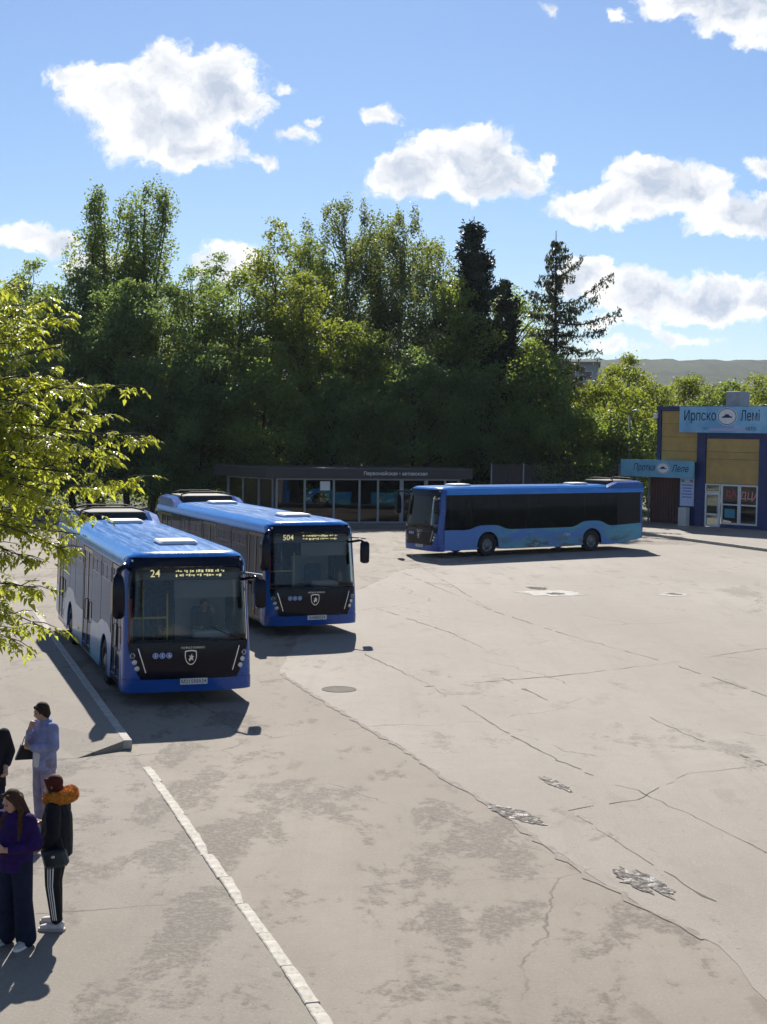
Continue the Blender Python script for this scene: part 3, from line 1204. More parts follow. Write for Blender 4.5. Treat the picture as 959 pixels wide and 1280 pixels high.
for pp in twigs:
    L = sum((b-a).length for a, b in zip(pp[:-1], pp[1:]))
    for k in range(22):
        f = 1-.70*(k/22)*random.uniform(.9, 1)-.0
        q = max(0, f)*(len(pp)-1)
        i = min(int(q), len(pp)-2)
        p = pp[i].lerp(pp[i+1], q-i)
        d = (pp[i+1]-pp[i]).normalized()
        if k:
            a = random.uniform(0, 6.28)
            side = Vector((math.cos(a), math.sin(a)*.8, random.uniform(-.3, .5)))
            ln = random.uniform(.10, .34)
            e = p+(d*.6+side).normalized()*ln
            tr.tube([p, p.lerp(e, .5)+Vector((0, 0, .02)), e], [.005, .004, .0025], 4)
        else:
            e = p
            ln = .12
            side = d
        sh = (e-p).normalized() if k else d
        for q2 in range(5 if k else 6):
            pos = p.lerp(e, .25+.75*q2/4) if k else e-d*.04*q2
            a = random.uniform(0, 6.28)
            dr = (sh*.5+Vector((math.cos(a), math.sin(a), random.uniform(-.45, .25)))).normalized()
            LP.append((pos, dr))
tr.build('trunk', M_bark, be, True, False)
mats_ = []
for pos, dr in LP:
    upv = Vector((random.gauss(0, .3), random.gauss(0, .3), 1)).normalized()
    y_ = upv.cross(dr).normalized()
    z_ = dr.cross(y_).normalized()
    s_ = random.uniform(.36, .88)
    mx = Matrix((dr*s_, y_*s_, z_*s_)).transposed().to_4x4()
    mx.translation = pos
    mats_.append(mx)
order = sorted(range(len(LP)), key=lambda i: -(LP[i][0].x-.4*abs(LP[i][0].z-5.5)-.8*(LP[i][0].y)))
single = set(order[:300])
acc_v, acc_f3, acc_r = [], [], []
off = 0
big = bpy.data.meshes.new('foliage')
allv, allf, allr = [], [], []
cache = [(np.array([v.co[:] for v in me.vertices]), [tuple(p.vertices) for p in me.polygons]) for me in LEAFM]
for i, mx in enumerate(mats_):
    k = i % 8
    if i in single:
        o = add('leaf', LEAFM[k], be)
        o.matrix_local = mx
    else:
        V, F = cache[k]
        m3 = np.array(mx.to_3x3())
        allv.append(V @ m3.T+np.array(mx.translation))
        allf += [tuple(off+j for j in f) for f in F]
        rv = random.random()
        allr += [rv*.6+random.random()*.4 for f in F]
        off += len(V)
big.from_pydata(np.concatenate(allv), [], allf)
a = big.attributes.new('rnd', 'FLOAT', 'FACE')
a.data.foreach_set('value', allr)
big.materials.append(L_front)
o = add('foliage', big, be)
o['kind'] = 'stuff'

# =================================================================== BUILDINGS
M_dkmetal = mat('dark_brown_metal', (.030, .024, .026), .45, var=.2, vscale=2)
M_alu = mat('grey_aluminium', (.26, .27, .28), .45, .3, var=.12, vscale=2)
M_pane = glass('shop_glass', (.50, .53, .53))
M_panedark = glass('pavilion_glass', (.45, .48, .48))
M_white = mat('white_paint', (.78, .78, .77), .5, var=.06, vscale=3)
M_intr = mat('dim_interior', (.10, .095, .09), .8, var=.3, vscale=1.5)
M_tile = mat('grey_tile', (.16, .155, .15), .7, var=.2, vscale=3)
M_paper = mat('white_paper', (.75, .75, .72), .8)
M_ink = mat('navy_ink', (.012, .018, .06), .6)
M_navy = mat('navy_blue_cladding', (.012, .030, .125), .42, var=.2, vscale=1.2, dirt=.12)


def text_mesh(s_, size, m, depth=.004, align='CENTER', shear=0.0, xs=1.0):
    cu = bpy.data.curves.new('lettering', 'FONT')
    cu.body = s_
    cu.size = size
    cu.align_x = align
    cu.align_y = 'CENTER'
    cu.extrude = depth
    cu.shear = shear
    cu.resolution_u = 3
    cu.offset = size*.003
    o = bpy.data.objects.new('lettering', cu)
    col.objects.link(o)
    dg = bpy.context.evaluated_depsgraph_get()
    me = bpy.data.meshes.new_from_object(o.evaluated_get(dg))
    bpy.data.objects.remove(o)
    bpy.data.curves.remove(cu)
    me.materials.clear()
    me.materials.append(m)
    if xs != 1:
        for v in me.vertices:
            v.co.x *= xs
    return me


def frame_matrix(o, ex, ey):
    """local x -> ex, local y -> ey (both unit), z -> normal"""
    ex, ey = Vector(ex), Vector(ey)
    ez = ex.cross(ey)
    mx = Matrix((ex, ey, ez)).transposed().to_4x4()
    mx.translation = Vector(o)
    return mx


# ---- glass pavilion of the bus station
FL, FR = Vector((-5.95, 81.2, 0)), Vector((4.25, 83.4, 0))
pe = (FR-FL).normalized()
pn = Vector((pe.y, -pe.x, 0))          # outwards, to the yard
BL = Vector((-8.9, 84.6, 0))
BR = FR-pn*4.2
pav = empty('pavilion', FL)
tag(pav, 'dark flat-roofed glass pavilion standing under the trees', 'pavilion')


def loc(p):
    return Vector(p)-FL


PZ0, PZ1 = .12, 2.62
mb = MB()
poly_f = [FL, FR, BR, BL-pn*1.2, BL]
mb.poly([tuple(loc(p)+Vector((0, 0, .12))) for p in poly_f])
for a, b in zip(poly_f, poly_f[1:]+poly_f[:1]):
    mb.poly([tuple(loc(a)+Vector((0, 0, .12))), tuple(loc(b)+Vector((0, 0, .12))), tuple(loc(b)), tuple(loc(a))])
mb.build('plinth', M_tile, pav)


def off_poly(k):
    c = sum((p for p in poly_f), Vector())/len(poly_f)
    return [p+(p-c).normalized()*k for p in poly_f]


mb = MB()
po = off_poly(.75)
mb.loft([[tuple(loc(p)+Vector((0, 0, 2.62))) for p in po], [tuple(loc(p)+Vector((0, 0, 3.14))) for p in po]])
roof = mb.build('roof', M_dkmetal, pav)
mb = MB()
po2 = off_poly(.82)
mb.loft([[tuple(loc(p)+Vector((0, 0, 3.143))) for p in po2], [tuple(loc(p)+Vector((0, 0, 3.20))) for p in po2]])
mb.build('roof_edge', mat('grey_roof_trim', (.06, .055, .058), .5, var=.2), roof)
fe_ = (po[1]-po[0]).normalized()
fn_ = Vector((fe_.y, -fe_.x, 0))
so_ = po[0].lerp(po[1], .62)+fn_*.012+Vector((0, 0, 2.90))
o = add('lettering', text_mesh('Первомайская • автовокзал', .27, M_paper), pav)
o.matrix_local = frame_matrix(loc(so_), fe_, (0, 0, 1))


def glazed_wall(a, b, cuts, parent, gm, fm, z0=PZ0, z1=PZ1, kick=.0, doors=(), rails=()):
    """mullions, rails and one pane in each bay"""
    e = (b-a).normalized()
    L = (b-a).length
    mxx = Matrix((e, Vector((-e.y, e.x, 0)), Vector((0, 0, 1)))).transposed().to_4x4()
    mxx.translation = loc(a)
    for s_ in cuts:
        o = MB().box((s_, 0, (z0+z1)/2), (.11, .12, z1-z0), mxx).build('mullion', fm, parent)
    for i, (s0, s1) in enumerate(zip(cuts[:-1], cuts[1:])):
        w_ = s1-s0-.11
        c = (s0+s1)/2
        MB().box((c, 0, z0+.05), (w_, .10, .10), mxx).build('rail', fm, parent)
        MB().box((c, 0, z1-.05), (w_, .10, .10), mxx).build('rail', fm, parent)
        if i in doors:
            o = MB().box((c-w_/2+.05, -.02, (z0+z1)/2), (.09, .07, z1-z0-.22), mxx).box((c+w_/2-.05, -.02, (z0+z1)/2), (.09, .07, z1-z0-.22), mxx).build('door', fm, parent)
            MB().tube([mxx @ Vector((c+w_/2-.12, -.06, 1.0)), mxx @ Vector((c+w_/2-.12, -.10, 1.1)), mxx @ Vector((c+w_/2-.12, -.10, 1.4)), mxx @ Vector((c+w_/2-.12, -.06, 1.5))], .012, 6).build('handle', M_alu, o)
        MB().box((c, .015, (z0+z1)/2), (w_+.01, .012, z1-z0-.19), mxx).build('window', gm, parent)


Lf = (FR-FL).length
cuts = [.06, 1.62, 3.25, 4.7, 5.75, 7.05, 8.55, 9.6, Lf-.06]
glazed_wall(FL, FR, cuts, pav, M_panedark, M_alu, doors=(5,))
glazed_wall(BL, FL, [.06, 1.5, 3.0, (FL-BL).length-.2], pav, M_panedark, M_alu)
glazed_wall(BR, FR, [.1, 2.1, 4.1], pav, M_panedark, M_alu)
# back wall: solid with two windows to the trees behind
mb = MB()
e = (BL-pn*1.2-BR).normalized()
bw0 = loc(BR)
Lb = (BL-pn*1.2-BR).length
mxx = Matrix((e, Vector((-e.y, e.x, 0)), Vector((0, 0, 1)))).transposed().to_4x4()
mxx.translation = bw0
xs = [0, 2.2, 3.8, 6.6, 8.4, Lb]
for i in range(5):
    if i % 2 == 0:
        mb.box(((xs[i]+xs[i+1])/2, 0, 1.37), (xs[i+1]-xs[i], .12, 2.5), mxx)
    else:
        mb.box(((xs[i]+xs[i+1])/2, 0, .6), (xs[i+1]-xs[i], .12, .96), mxx)
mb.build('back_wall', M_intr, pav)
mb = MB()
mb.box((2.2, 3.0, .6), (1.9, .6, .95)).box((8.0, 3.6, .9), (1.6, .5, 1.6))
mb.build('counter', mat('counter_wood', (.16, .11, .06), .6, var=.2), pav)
o = MB().box((0, 0, 0), (.55, .008, .5)).build('notice', M_paper, pav)
o.matrix_local = frame_matrix(loc(FL+pe*2.75+pn*.075+Vector((0, 0, 2.2))), pe, pn) @ Matrix.Identity(4)
o.matrix_local = Matrix.Translation(loc(FL+pe*2.75+pn*.08+Vector((0, 0, 2.2)))) @ Matrix.Rotation(math.atan2(pe.y, pe.x), 4, 'Z')
sheet('pavilion_pavement', [(-12, 78.4), (5.4, 80.6), (8, 84), (5, 86), (-12, 86)], M_pave, .05)

# ---- shop with yellow panels and blue signs
SX, SY = 15.75, 85.6
se = Vector((.707, -.707, 0))
sn = Vector((-.707, -.707, 0))
shop = empty('shop', (SX, SY, 0), math.atan2(se.y, se.x))
tag(shop, 'two-storey-high shop with yellow panels, navy frames and blue signs', 'shop')
# local: x along the front, y inwards, z up
M_yel = mat('ochre_panel', (.52, .33, .095), .55, var=.10, vscale=1.3, dirt=.16)
M_yel2 = mat('ochre_panel_low', (.49, .315, .095), .55, var=.12, vscale=1.1, dirt=.2)
M_red = mat('red_brown_sheet', (.115, .042, .036), .5, var=.15, vscale=1.5, dirt=.1)


def sign_mat(name, a, b, sx):
    m = bpy.data.materials.new(name)
    m.use_nodes = True
    t = NT(m.node_tree)
    bs = t.n['Principled BSDF']
    c = t.new('ShaderNodeTexCoord').outputs['Object']
    n = t.noise(c, .8, 4, .6)
    t.l.new(t.mix(t.ramp(n, .35, .65), a, b), bs.inputs['Base Color'])
    bs.inputs['Roughness'].default_value = .35
    return m


M_sign = sign_mat('sign_blue', (.15, .41, .66), (.30, .58, .78), 1)
M_sign2 = sign_mat('sign_teal', (.13, .37, .52), (.19, .45, .58), 1)
LW = 9.6
mb = MB()
# body: left bay is hollow below, so the body is built as slabs
mb.box((LW/2, 3.6, 6.80), (LW, 7.2, .16))                    # roof slab
mb.box((LW/2, 7.12, 3.36), (LW, .16, 6.72))
mb.box((.08, 3.62, 5.28), (.14, 6.84, 2.88))
mb.box((LW-.08, 3.56, 3.36), (.14, 6.96, 6.72))
mb.box((LW/2, 3.56, .06), (LW, 6.9, .12))
mb.build('wall', M_navy, shop)
mb = MB()
mb.box((LW/2, .0, 6.78), (LW+.04, .22, .24))
mb.build('parapet', M_navy, shop)
for (a, b, z0, z1) in ((0, .26, 3.1, 6.65), (2.72, 3.28, 0, 6.65), (6.68, 7.3, 0, 5.5), (9.2, 9.6, 0, 6.65)):
    MB().box(((a+b)/2, .06, (z0+z1)/2), (b-a, .18, z1-z0)).build('pillar', M_navy, shop)
MB().box((4.98, .08, 5.28), (3.4, .14, .35)).build('header', M_navy, shop)
MB().box((8.25, .10, 3.3), (1.9, .12, 6.6)).build('wall_panel', M_white, shop)
# ochre cladding panels
zz = [3.72, 4.35, 5.15, 5.9, 6.64]
for i in range(4):
    MB().rbox((1.49, .10, (zz[i]+zz[i+1])/2), (2.45, .08, zz[i+1]-zz[i]-.012), .008).build('panel', M_yel, shop)
zz = [2.58, 3.95, 4.35, 5.1]
for i in range(3):
    MB().rbox((4.98, .10, (zz[i]+zz[i+1])/2), (3.38, .08, zz[i+1]-zz[i]-.012), .008).build('panel', M_yel2, shop)
MB().box((1.5, .14, 4.9), (2.5, .02, 3.5)).box((4.98, .14, 3.85), (3.4, .02, 2.6)).build('backing', M_dkmetal, shop)
# top sign
s1 = MB().box((4.75, -.10, 6.15), (6.3, .14, 1.46)).build('sign', M_sign, shop)
ROT = Matrix.Rotation(math.pi/2, 4, 'X')


def put(o, x, y, z):
    o.matrix_local = Matrix.Translation((x, y, z)) @ ROT


def lettering(s_, x, y, z, size, m, parent, shear=0, xs=1):
    o = add('lettering', text_mesh(s_, size, m, .004, 'CENTER', shear, xs), parent)
    put(o, x, y, z)
    return o


def oval(x, y, z, a, b, m, parent, name='emblem', n=32, d=.012):
    o = MB().loft([[(a*math.cos(2*math.pi*i/n), b*math.sin(2*math.pi*i/n), h) for i in range(n)] for h in (0, d)]).build(name, m, parent)
    put(o, x, y, z)
    return o


lettering('Ирпско', 2.95, -.176, 6.34, .80, M_ink, s1, 0, .74)
lettering('Лемі', 6.16, -.176, 6.34, .80, M_ink, s1, 0, .66)


def car_emblem(x, y, z, a, b, parent):
    e0 = oval(x, y, z, a, b, M_white, parent)
    oval(x, y-.013, z, a*.93, b*.93, mat('emblem_ring', (.10, .13, .34), .5), parent, 'ring', d=.004)
    oval(x, y-.018, z, a*.84, b*.84, M_white, parent, 'oval_field', d=.004)
    o = MB().loft([[(p[0]*a*.5, p[1]*b*.42, h) for p in ((-1, -.35), (1, -.3), (1.0, 0), (.55, .12), (.25, .62), (-.3, .62), (-.6, .12), (-1, -.02))] for h in (0, .004)]).build('car_silhouette', M_ink, parent)
    put(o, x, y-.0235, z)


car_emblem(4.72, -.176, 6.32, .64, .50, s1)
MB().box((4.75, -.178, 5.60), (2.3, .012, .14)).build('stripe', mat('pale_lilac', (.45, .46, .68), .5), s1)
lettering('АВТО', 6.2, -.176, 5.64, .26, M_ink, s1)
lettering('тел', 3.3, -.176, 5.66, .2, mat('faded_ink', (.07, .16, .32), .6), s1)
# vent housing on the roof
MB().rbox((4.2, 1.7, 7.32), (.95, .95, .88), .03).build('roof_vent', mat('galvanised', (.40, .41, .40), .5, .3, var=.15), shop)
# lamp and wire on the corner
MB().rbox((-.05, -.12, 6.35), (.22, .2, .3), .03).build('wall_lamp', M_white, shop)
# door, windows
M_frame = mat('white_window_frame', (.74, .74, .72), .45, var=.05)


def leaf_frame(x0, x1, z0, z1, t, d, y, parent, name, splits_z=(), m=M_frame):
    mb = MB()
    mb.box((x0+t/2, y, (z0+z1)/2), (t, d, z1-z0)).box((x1-t/2, y, (z0+z1)/2), (t, d, z1-z0))
    mb.box(((x0+x1)/2, y, z0+t/2), (x1-x0-2*t, d-.004, t)).box(((x0+x1)/2, y, z1-t/2), (x1-x0-2*t, d-.004, t))
    for s_ in splits_z:
        mb.box(((x0+x1)/2, y, s_), (x1-x0-2*t, d-.006, t*.8))
    return mb.build(name, m, parent)


dr = leaf_frame(3.30, 4.28, .16, 2.06, .11, .09, .04, shop, 'door', (.85,))
MB().box((3.79, .05, .53), (.77, .012, .54)).build('pane', M_pane, dr)
MB().box((3.79, .05, 1.42), (.77, .012, 1.06)).build('pane', M_pane, dr)
MB().tube([(4.17, -.02, .95), (4.17, -.07, 1.0), (4.17, -.07, 1.3), (4.17, -.02, 1.35)], .018, 6).build('handle', M_white, dr)
tr_ = leaf_frame(3.30, 4.28, 2.08, 2.56, .07, .09, .04, shop, 'transom')
MB().box((3.79, .05, 2.32), (.84, .012, .34)).build('pane', M_pane, tr_)
for (x0, x1) in ((4.36, 5.50), (5.51, 6.66)):
    wf = leaf_frame(x0, x1, .34, 2.56, .09, .10, .04, shop, 'window', (1.44,))
    for (z0, z1) in ((.43, 1.40), (1.48, 2.47)):
        MB().box(((x0+x1)/2, .05, (z0+z1)/2), (x1-x0-.17, .012, z1-z0)).build('pane', M_pane, wf)
M_pink = mat('pink_lettering', (.62, .10, .16), .5)
M_pale = mat('pale_pink_lettering', (.66, .36, .34), .5)
lettering('ДА', 4.95, .03, 2.02, .46, M_pink, shop, .1)
lettering('ДЦА', 6.1, .03, 1.95, .56, M_pale, shop, .15)
lettering('ДЦА', 6.115, .032, 1.93, .56, M_pink, shop, .15)
MB().box((4.9, .035, .95), (.66, .006, .5)).build('window_sticker', mat('teal_sticker', (.05, .26, .36), .4), shop)
MB().box((5.5, .08, .20), (2.34, .14, .26)).build('sill', M_navy, shop)
# inside the shop
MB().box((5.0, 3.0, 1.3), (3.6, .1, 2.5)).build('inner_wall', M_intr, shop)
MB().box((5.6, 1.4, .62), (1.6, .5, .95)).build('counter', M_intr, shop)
# blue wall right of the passage, red sheet wall of the passage
MB().box((2.1, .14, 1.85), (1.22, .06, 3.70)).build('wall_panel', M_navy, shop)
rw = MB().box((.2, 1.06, 1.62), (2.6, .08, 3.2)).build('passage_wall', M_red, shop)
for i in range(13):
    MB().rbox((-1.0+i*.2, 1.0, 1.62), (.075, .05, 3.18), .015).build('rib', M_red, rw)
MB().box((1.52, .60, 1.85), (.05, .86, 3.7)).build('passage_side', M_dkmetal, shop)
MB().box((-.05, .55, 3.4), (3.1, 1.1, .06)).build('canopy', M_dkmetal, shop)
MB().box((-1.05, -.35, 1.75), (.08, .08, 3.5)).build('post', M_alu, shop)
MB().box((-1.05, .8, 1.75), (.08, .08, 3.5)).build('post', M_alu, shop)
# lower sign on its bracket
s2 = MB().box((.36, -.48, 3.32), (5.0, .12, .98)).build('sign', M_sign2, shop)
lettering('Протка', -.50, -.545, 3.36, .54, M_ink, s2, .25, .80)
lettering('Леле', 1.95, -.545, 3.34, .54, M_ink, s2, .25, .85)
car_emblem(.83, -.545, 3.36, .46, .33, s2)
MB().box((-.9, -.05, 3.1), (.06, .8, .06)).box((2.3, -.05, 3.1), (.06, .8, .06)).build('bracket', M_alu, shop)
# banner with printed lines
bn_ = MB().box((2.06, .085, 2.04), (.92, .02, 1.62)).build('banner', mat('pale_banner', (.56, .63, .80), .6, var=.05), shop)
M_pr = mat('banner_print', (.12, .20, .55), .6)
for i in range(5):
    MB().box((2.06, .072, 2.42-i*.17), (.74-.08*(i % 3), .004, .06)).build('printed_line', M_pr, bn_)
for i in (-1, 1):
    MB().box((2.06+i*.28, .072, 2.66), (.2, .004, .16)).build('printed_patch', mat('banner_grey', (.25, .28, .36), .6), bn_)
bx_ = MB().rbox((0, 0, .6), (.52, .4, 1.14), .02)
bo = bx_.build('utility_box', mat('cream_box', (.62, .60, .54), .6, var=.08))
bo.matrix_world = Matrix.Translation(Vector((SX, SY, 0))+se*2.16+sn*.35) @ Matrix.Rotation(math.atan2(se.y, se.x), 4, 'Z')
tag(bo, 'cream utility box on the pavement below the blue banner', 'box')

# pavement in front of the shop with its kerb
k0, k1 = at(800, 668), at(985, 693)
kv = (k1-k0)
sheet('shop_pavement', [(k0.x-3.2, k0.y+1.6), (k0.x, k0.y), (k1.x, k1.y), (k1.x+8, k1.y-2.5), (34, 84), (20, 92), (10, 90)], M_conc, .13)
sk = empty('shop_kerb', (k0.x, k0.y, 0))
tag(sk, kind='structure')
kk = [Vector((k0.x-3.2, k0.y+1.6)), Vector((k0.x, k0.y)), Vector((k1.x, k1.y)), Vector((k1.x+8, k1.y-2.5))]
for a, b in zip(kk[:-1], kk[1:]):
    L = (b-a).length
    n = int(L)
    for i in range(n):
        o = add('kerb_stone', kerb_meshes[random.randrange(3)], sk)
        p = a.lerp(b, i/n)-Vector((k0.x, k0.y))
        o.location = (p.x, p.y, .115)
        o.rotation_euler = (0, 0, math.atan2((b-a).y, (b-a).x))
        o.scale = (L/n, 1, 1)

# ---- brown fence behind the lone bus
fa, fb = Vector((6.3, 87.0, 0)), Vector((13.9, 87.6, 0))
fe = (fb-fa).normalized()
fen = empty('fence', fa, math.atan2(fe.y, fe.x))
tag(fen, 'dark brown sheet-metal fence between the lone bus and the trees', 'fence')
Lf2 = (fb-fa).length
npn = 16
pm_ = MB().box((0, 0, 1.72), (Lf2/npn-.02, .03, 3.3)).mesh('fence_panel', mat('fence_brown', (.045, .030, .026), .6, var=.2, vscale=1.5))
for i in range(npn):
    o = add('fence_panel', pm_, fen)
    o.location = ((i+.5)*Lf2/npn, .02*(i % 2), .02*((i*7) % 3))
for i in range(5):
    MB().box((i*Lf2/4, -.06, 1.75), (.08, .08, 3.5)).build('fence_post', M_alu, fen)

# ---- street lamp
lp = at_d(786, 560, 89)
lamp = empty('street_lamp', (lp.x, 89, 0))
tag(lamp, 'slim grey street lamp standing left of the shop sign', 'street lamp')
MB().tube([(0, 0, 0), (0, 0, 3), (.02, 0, 6.4)], [.10, .085, .06], 10).build('pole', mat('grey_post', (.30, .30, .29), .6, var=.15), lamp, True)
MB().tube([(.02, 0, 6.3), (.10, -.12, 6.62), (.25, -.4, 6.72)], [.04, .035, .03], 8).build('arm', M_alu, lamp, True)
MB().rbox((.32, -.55, 6.70), (.24, .55, .12), .04).build('lamp_head', mat('lamp_white', (.7, .7, .7), .4), lamp)

# ---- far apartment block
ab = at_d(712, 560, 235)
apt = empty('apartment_block', (ab.x, 235, 0), R(-8))
tag(apt, 'grey apartment block with balconies, far behind the larch', 'building')
M_apt = mat('apartment_grey', (.36, .35, .33), .85, var=.12, vscale=.2)
M_win = mat('dark_window', (.03, .035, .045), .15)
MB().box((0, 6, 8), (8.6, 12, 16)).build('wall', M_apt, apt)
MB().box((0, 6, 16.2), (9.2, 12.6, .4)).build('roof', mat('roof_grey', (.22, .21, .2), .9), apt)
for fl in range(5):
    for cx in range(3):
        x = -2.6+cx*2.6
        z = 2+fl*3.0
        wdo = MB().box((x, -.02, z+.2), (1.5, .10, 1.5)).build('window', M_white, apt)
        MB().box((x, -.08, z+.2), (1.3, .04, 1.3)).build('pane', M_win, wdo)
        if cx % 2 == 0:
            MB().box((x, -.6, z-.75), (2.1, 1.1, .9)).build('balcony', mat('balcony_panel', (.48, .47, .45), .8), apt)

# =================================================================== BUSES
BL_ = 11.85
M_blue = mat('bus_blue_paint', (.003, .070, .32), .22, 0, .12, var=.06, vscale=1.0)
M_black = mat('bus_black_gloss', (.003, .005, .014), .14, 0, 0, spec=.22)
M_rub = mat('rubber', (.012, .012, .013), .8, var=.2, vscale=10)
M_hatch = mat('hatch_plastic', (.70, .70, .68), .45, var=.06)
M_chrome = mat('silver_trim', (.62, .63, .65), .25, .8)
M_bglass = glass('bus_side_glass', (.30, .33, .37), ior=1.34, gl=(.5, .6, .85))
M_wind = glass('bus_windscreen', (.88, .90, .90), ior=1.36)
M_int = mat('bus_interior_grey', (.36, .36, .36), .7, var=.1)
M_seat = mat('seat_fabric', (.05, .07, .16), .8, var=.3, vscale=8)
M_rail_y = mat('handrail_yellow', (.55, .38, .04), .4)
M_ledy = mat('led_amber', (.3, .24, .05), .5, emit=(1.0, .88, .42), estr=.5)
M_disp = mat('display_black', (.010, .010, .012), .3)
M_rim = mat('wheel_rim', (.16, .165, .17), .5, .5, var=.2)
M_lens = mat('lamp_lens', (.62, .62, .60), .12, .3, coat=.5)
M_lampdark = mat('lamp_bowl', (.06, .06, .065), .3, .5)
M_red2 = mat('red_panel', (.45, .012, .020), .45)
M_stick = mat('sticker_blue', (.030, .12, .48), .4)
M_blackdull = mat('black_dull', (.012, .012, .013), .7)
# roof paint: sunlight put into the blue, dusted and scratched along the bus
M_roof_sunlit = bpy.data.materials.new('bus_roof_sunlit_blue')
M_roof_sunlit.use_nodes = True
t = NT(M_roof_sunlit.node_tree)
b = t.n['Principled BSDF']
c = t.new('ShaderNodeTexCoord').outputs['Object']
mp = t.new('ShaderNodeMapping')
mp.inputs['Scale'].default_value = (.35, 6, 1)
t.l.new(c, mp.inputs[0])
n = t.noise(mp.outputs[0], 2.2, 6, .7)
cc = t.mix(t.ramp(n, .40, .75), (.022, .20, .62), (.06, .27, .68))
cc = t.mix(t.ramp(t.noise(c, 1.6, 6, .7), .55, .8, 0, .22), cc, (.20, .30, .50))
t.l.new(cc, b.inputs['Base Color'])
t.l.new(t.ramp(n, .3, .7, .16, .24), b.inputs['Roughness'])
# lower side skin: blue wrap with turquoise and green drifts
M_skin = bpy.data.materials.new('bus_side_wrap')
M_skin.use_nodes = True
t = NT(M_skin.node_tree)
b = t.n['Principled BSDF']
c = t.new('ShaderNodeTexCoord').outputs['Object']
mp = t.new('ShaderNodeMapping')
mp.inputs['Scale'].default_value = (.45, 0, 1.6)
t.l.new(c, mp.inputs[0])
n = t.noise(mp.outputs[0], 1.15, 3, .5)
n2 = t.noise(mp.outputs[0], 2.3, 5, .6)
sp = t.new('ShaderNodeSeparateXYZ')
t.l.new(c, sp.inputs[0])
zone = t.ramp(sp.outputs[0], -4.2, -2.0, 1, 0)
cc = t.mix(t.math('MULTIPLY', t.ramp(n, .38, .56), zone), (.014, .17, .52), (.040, .30, .42))
low = t.math('MULTIPLY', t.ramp(sp.outputs[2], .45, 1.0, 1, 0), zone)
cc = t.mix(t.math('MULTIPLY', low, t.ramp(n2, .45, .62)), cc, (.012, .055, .085))
cc = t.mix(t.math('MULTIPLY', t.math('MULTIPLY', t.ramp(n2, .60, .68), zone), .7), cc, (.16, .36, .46))
t.l.new(cc, b.inputs['Base Color'])
b.inputs['Roughness'].default_value = .32
b.inputs['Coat Weight'].default_value = .4
b.inputs['Coat Roughness'].default_value = .08


def hw(z):
    if z <= 2.66:
        return 1.275-max(0, z-.3)*.030
    p = [(2.66, 1.2042), (2.80, 1.17), (2.88, 1.10), (2.95, .98)]
    for (a, wa), (b_, wb) in zip(p[:-1], p[1:]):
        if z <= b_:
            return wa+(wb-wa)*(z-a)/(b_-a)
    return p[-1][1]


def fz(z):
    p = [(.0, -.05), (.28, -.015), (.6, .02), (1.0, .02), (1.22, .0), (2.68, -.17), (2.84, -.21), (2.91, -.27), (2.95, -.36)]
    for (a, wa), (b_, wb) in zip(p[:-1], p[1:]):
        if z <= b_:
            return wa+(wb-wa)*(z-a)/(b_-a)
    return p[-1][1]


DF, NF = .42, 3.6


def fsurf(s_, z, off=0.0):
    """front surface; s_ in [-1, 1] across (superellipse angle), bus-left positive"""
    a = abs(s_)*math.pi/2
    t_ = math.sin(a)**(2/NF)
    x = -DF*(1-max(0, math.cos(a))**(2/NF))
    y = t_*hw(z)*(1 if s_ >= 0 else -1)
    # outward normal, roughly
    nx = max(0, math.cos(a))**(2-2/NF)/DF
    ny = math.sin(a)**(2-2/NF)/hw(z)
    L = math.hypot(nx, ny)+1e-9
    return (fz(z)+x+nx/L*off, y+(ny/L*off)*(1 if s_ >= 0 else -1), z)


def s_of_t(t_):
    sg = 1 if t_ >= 0 else -1
    return sg*math.asin(min(1, abs(t_))**(NF/2))/(math.pi/2)


def fy(y, z, off=0.0):
    return fsurf(s_of_t(max(-1, min(1, y/hw(z)))), z, off)


def front_patch(zs, t0, t1, off=0.0, thick=.03, n=14):
    """patch between the widths t0(z)..t1(z) given as fractions of the half width"""
    outer, inner = [], []
    for z in zs:
        a, b_ = s_of_t(t0(z)), s_of_t(t1(z))
        outer.append([fsurf(a+(b_-a)*i/n, z, off) for i in range(n+1)])
        inner.append([fsurf(a+(b_-a)*i/n, z, off-thick) for i in range(n+1)])
    mb = MB()
    m_ = n+1
    k = len(zs)
    for rr in outer+inner:
        mb.v += rr
    for i in range(k-1):
        for j in range(n):
            a = i*m_+j
            mb.f.append((a, a+1, a+m_+1, a+m_))
            q = a+k*m_
            mb.f.append((q, q+m_, q+m_+1, q+1))
    for i in range(k-1):
        for j in (0, n):
            a = i*m_+j
            mb.f.append((a, a+m_, a+m_+k*m_, a+k*m_))
    for i in (0, k-1):
        for j in range(n):
            a = i*m_+j
            mb.f.append((a, a+1, a+1+k*m_, a+k*m_))
    return mb


def lin(a, b_, n):
    return [a+(b_-a)*i/n for i in range(n+1)]


def clampf(x):
    return max(0.0, min(1.0, x))


WX = (-2.75, -8.62)      # axles


def wave(x):
    z = 1.13
    for wx, amp in ((WX[0], .20), (WX[1], .26)):
        z += amp*math.exp(-((x-wx)/.85)**4)
    z += .10*clampf((-9.6-x)/2)
    z += .03*clampf((x+2)/1.2)
    return z


def bottom(x):
    return .30+.22*clampf((-9.9-x)/1.7)**1.3


def smap(side):
    def fn(x, z, off):
        return (x, side*(hw(z)+off), z)
    return fn


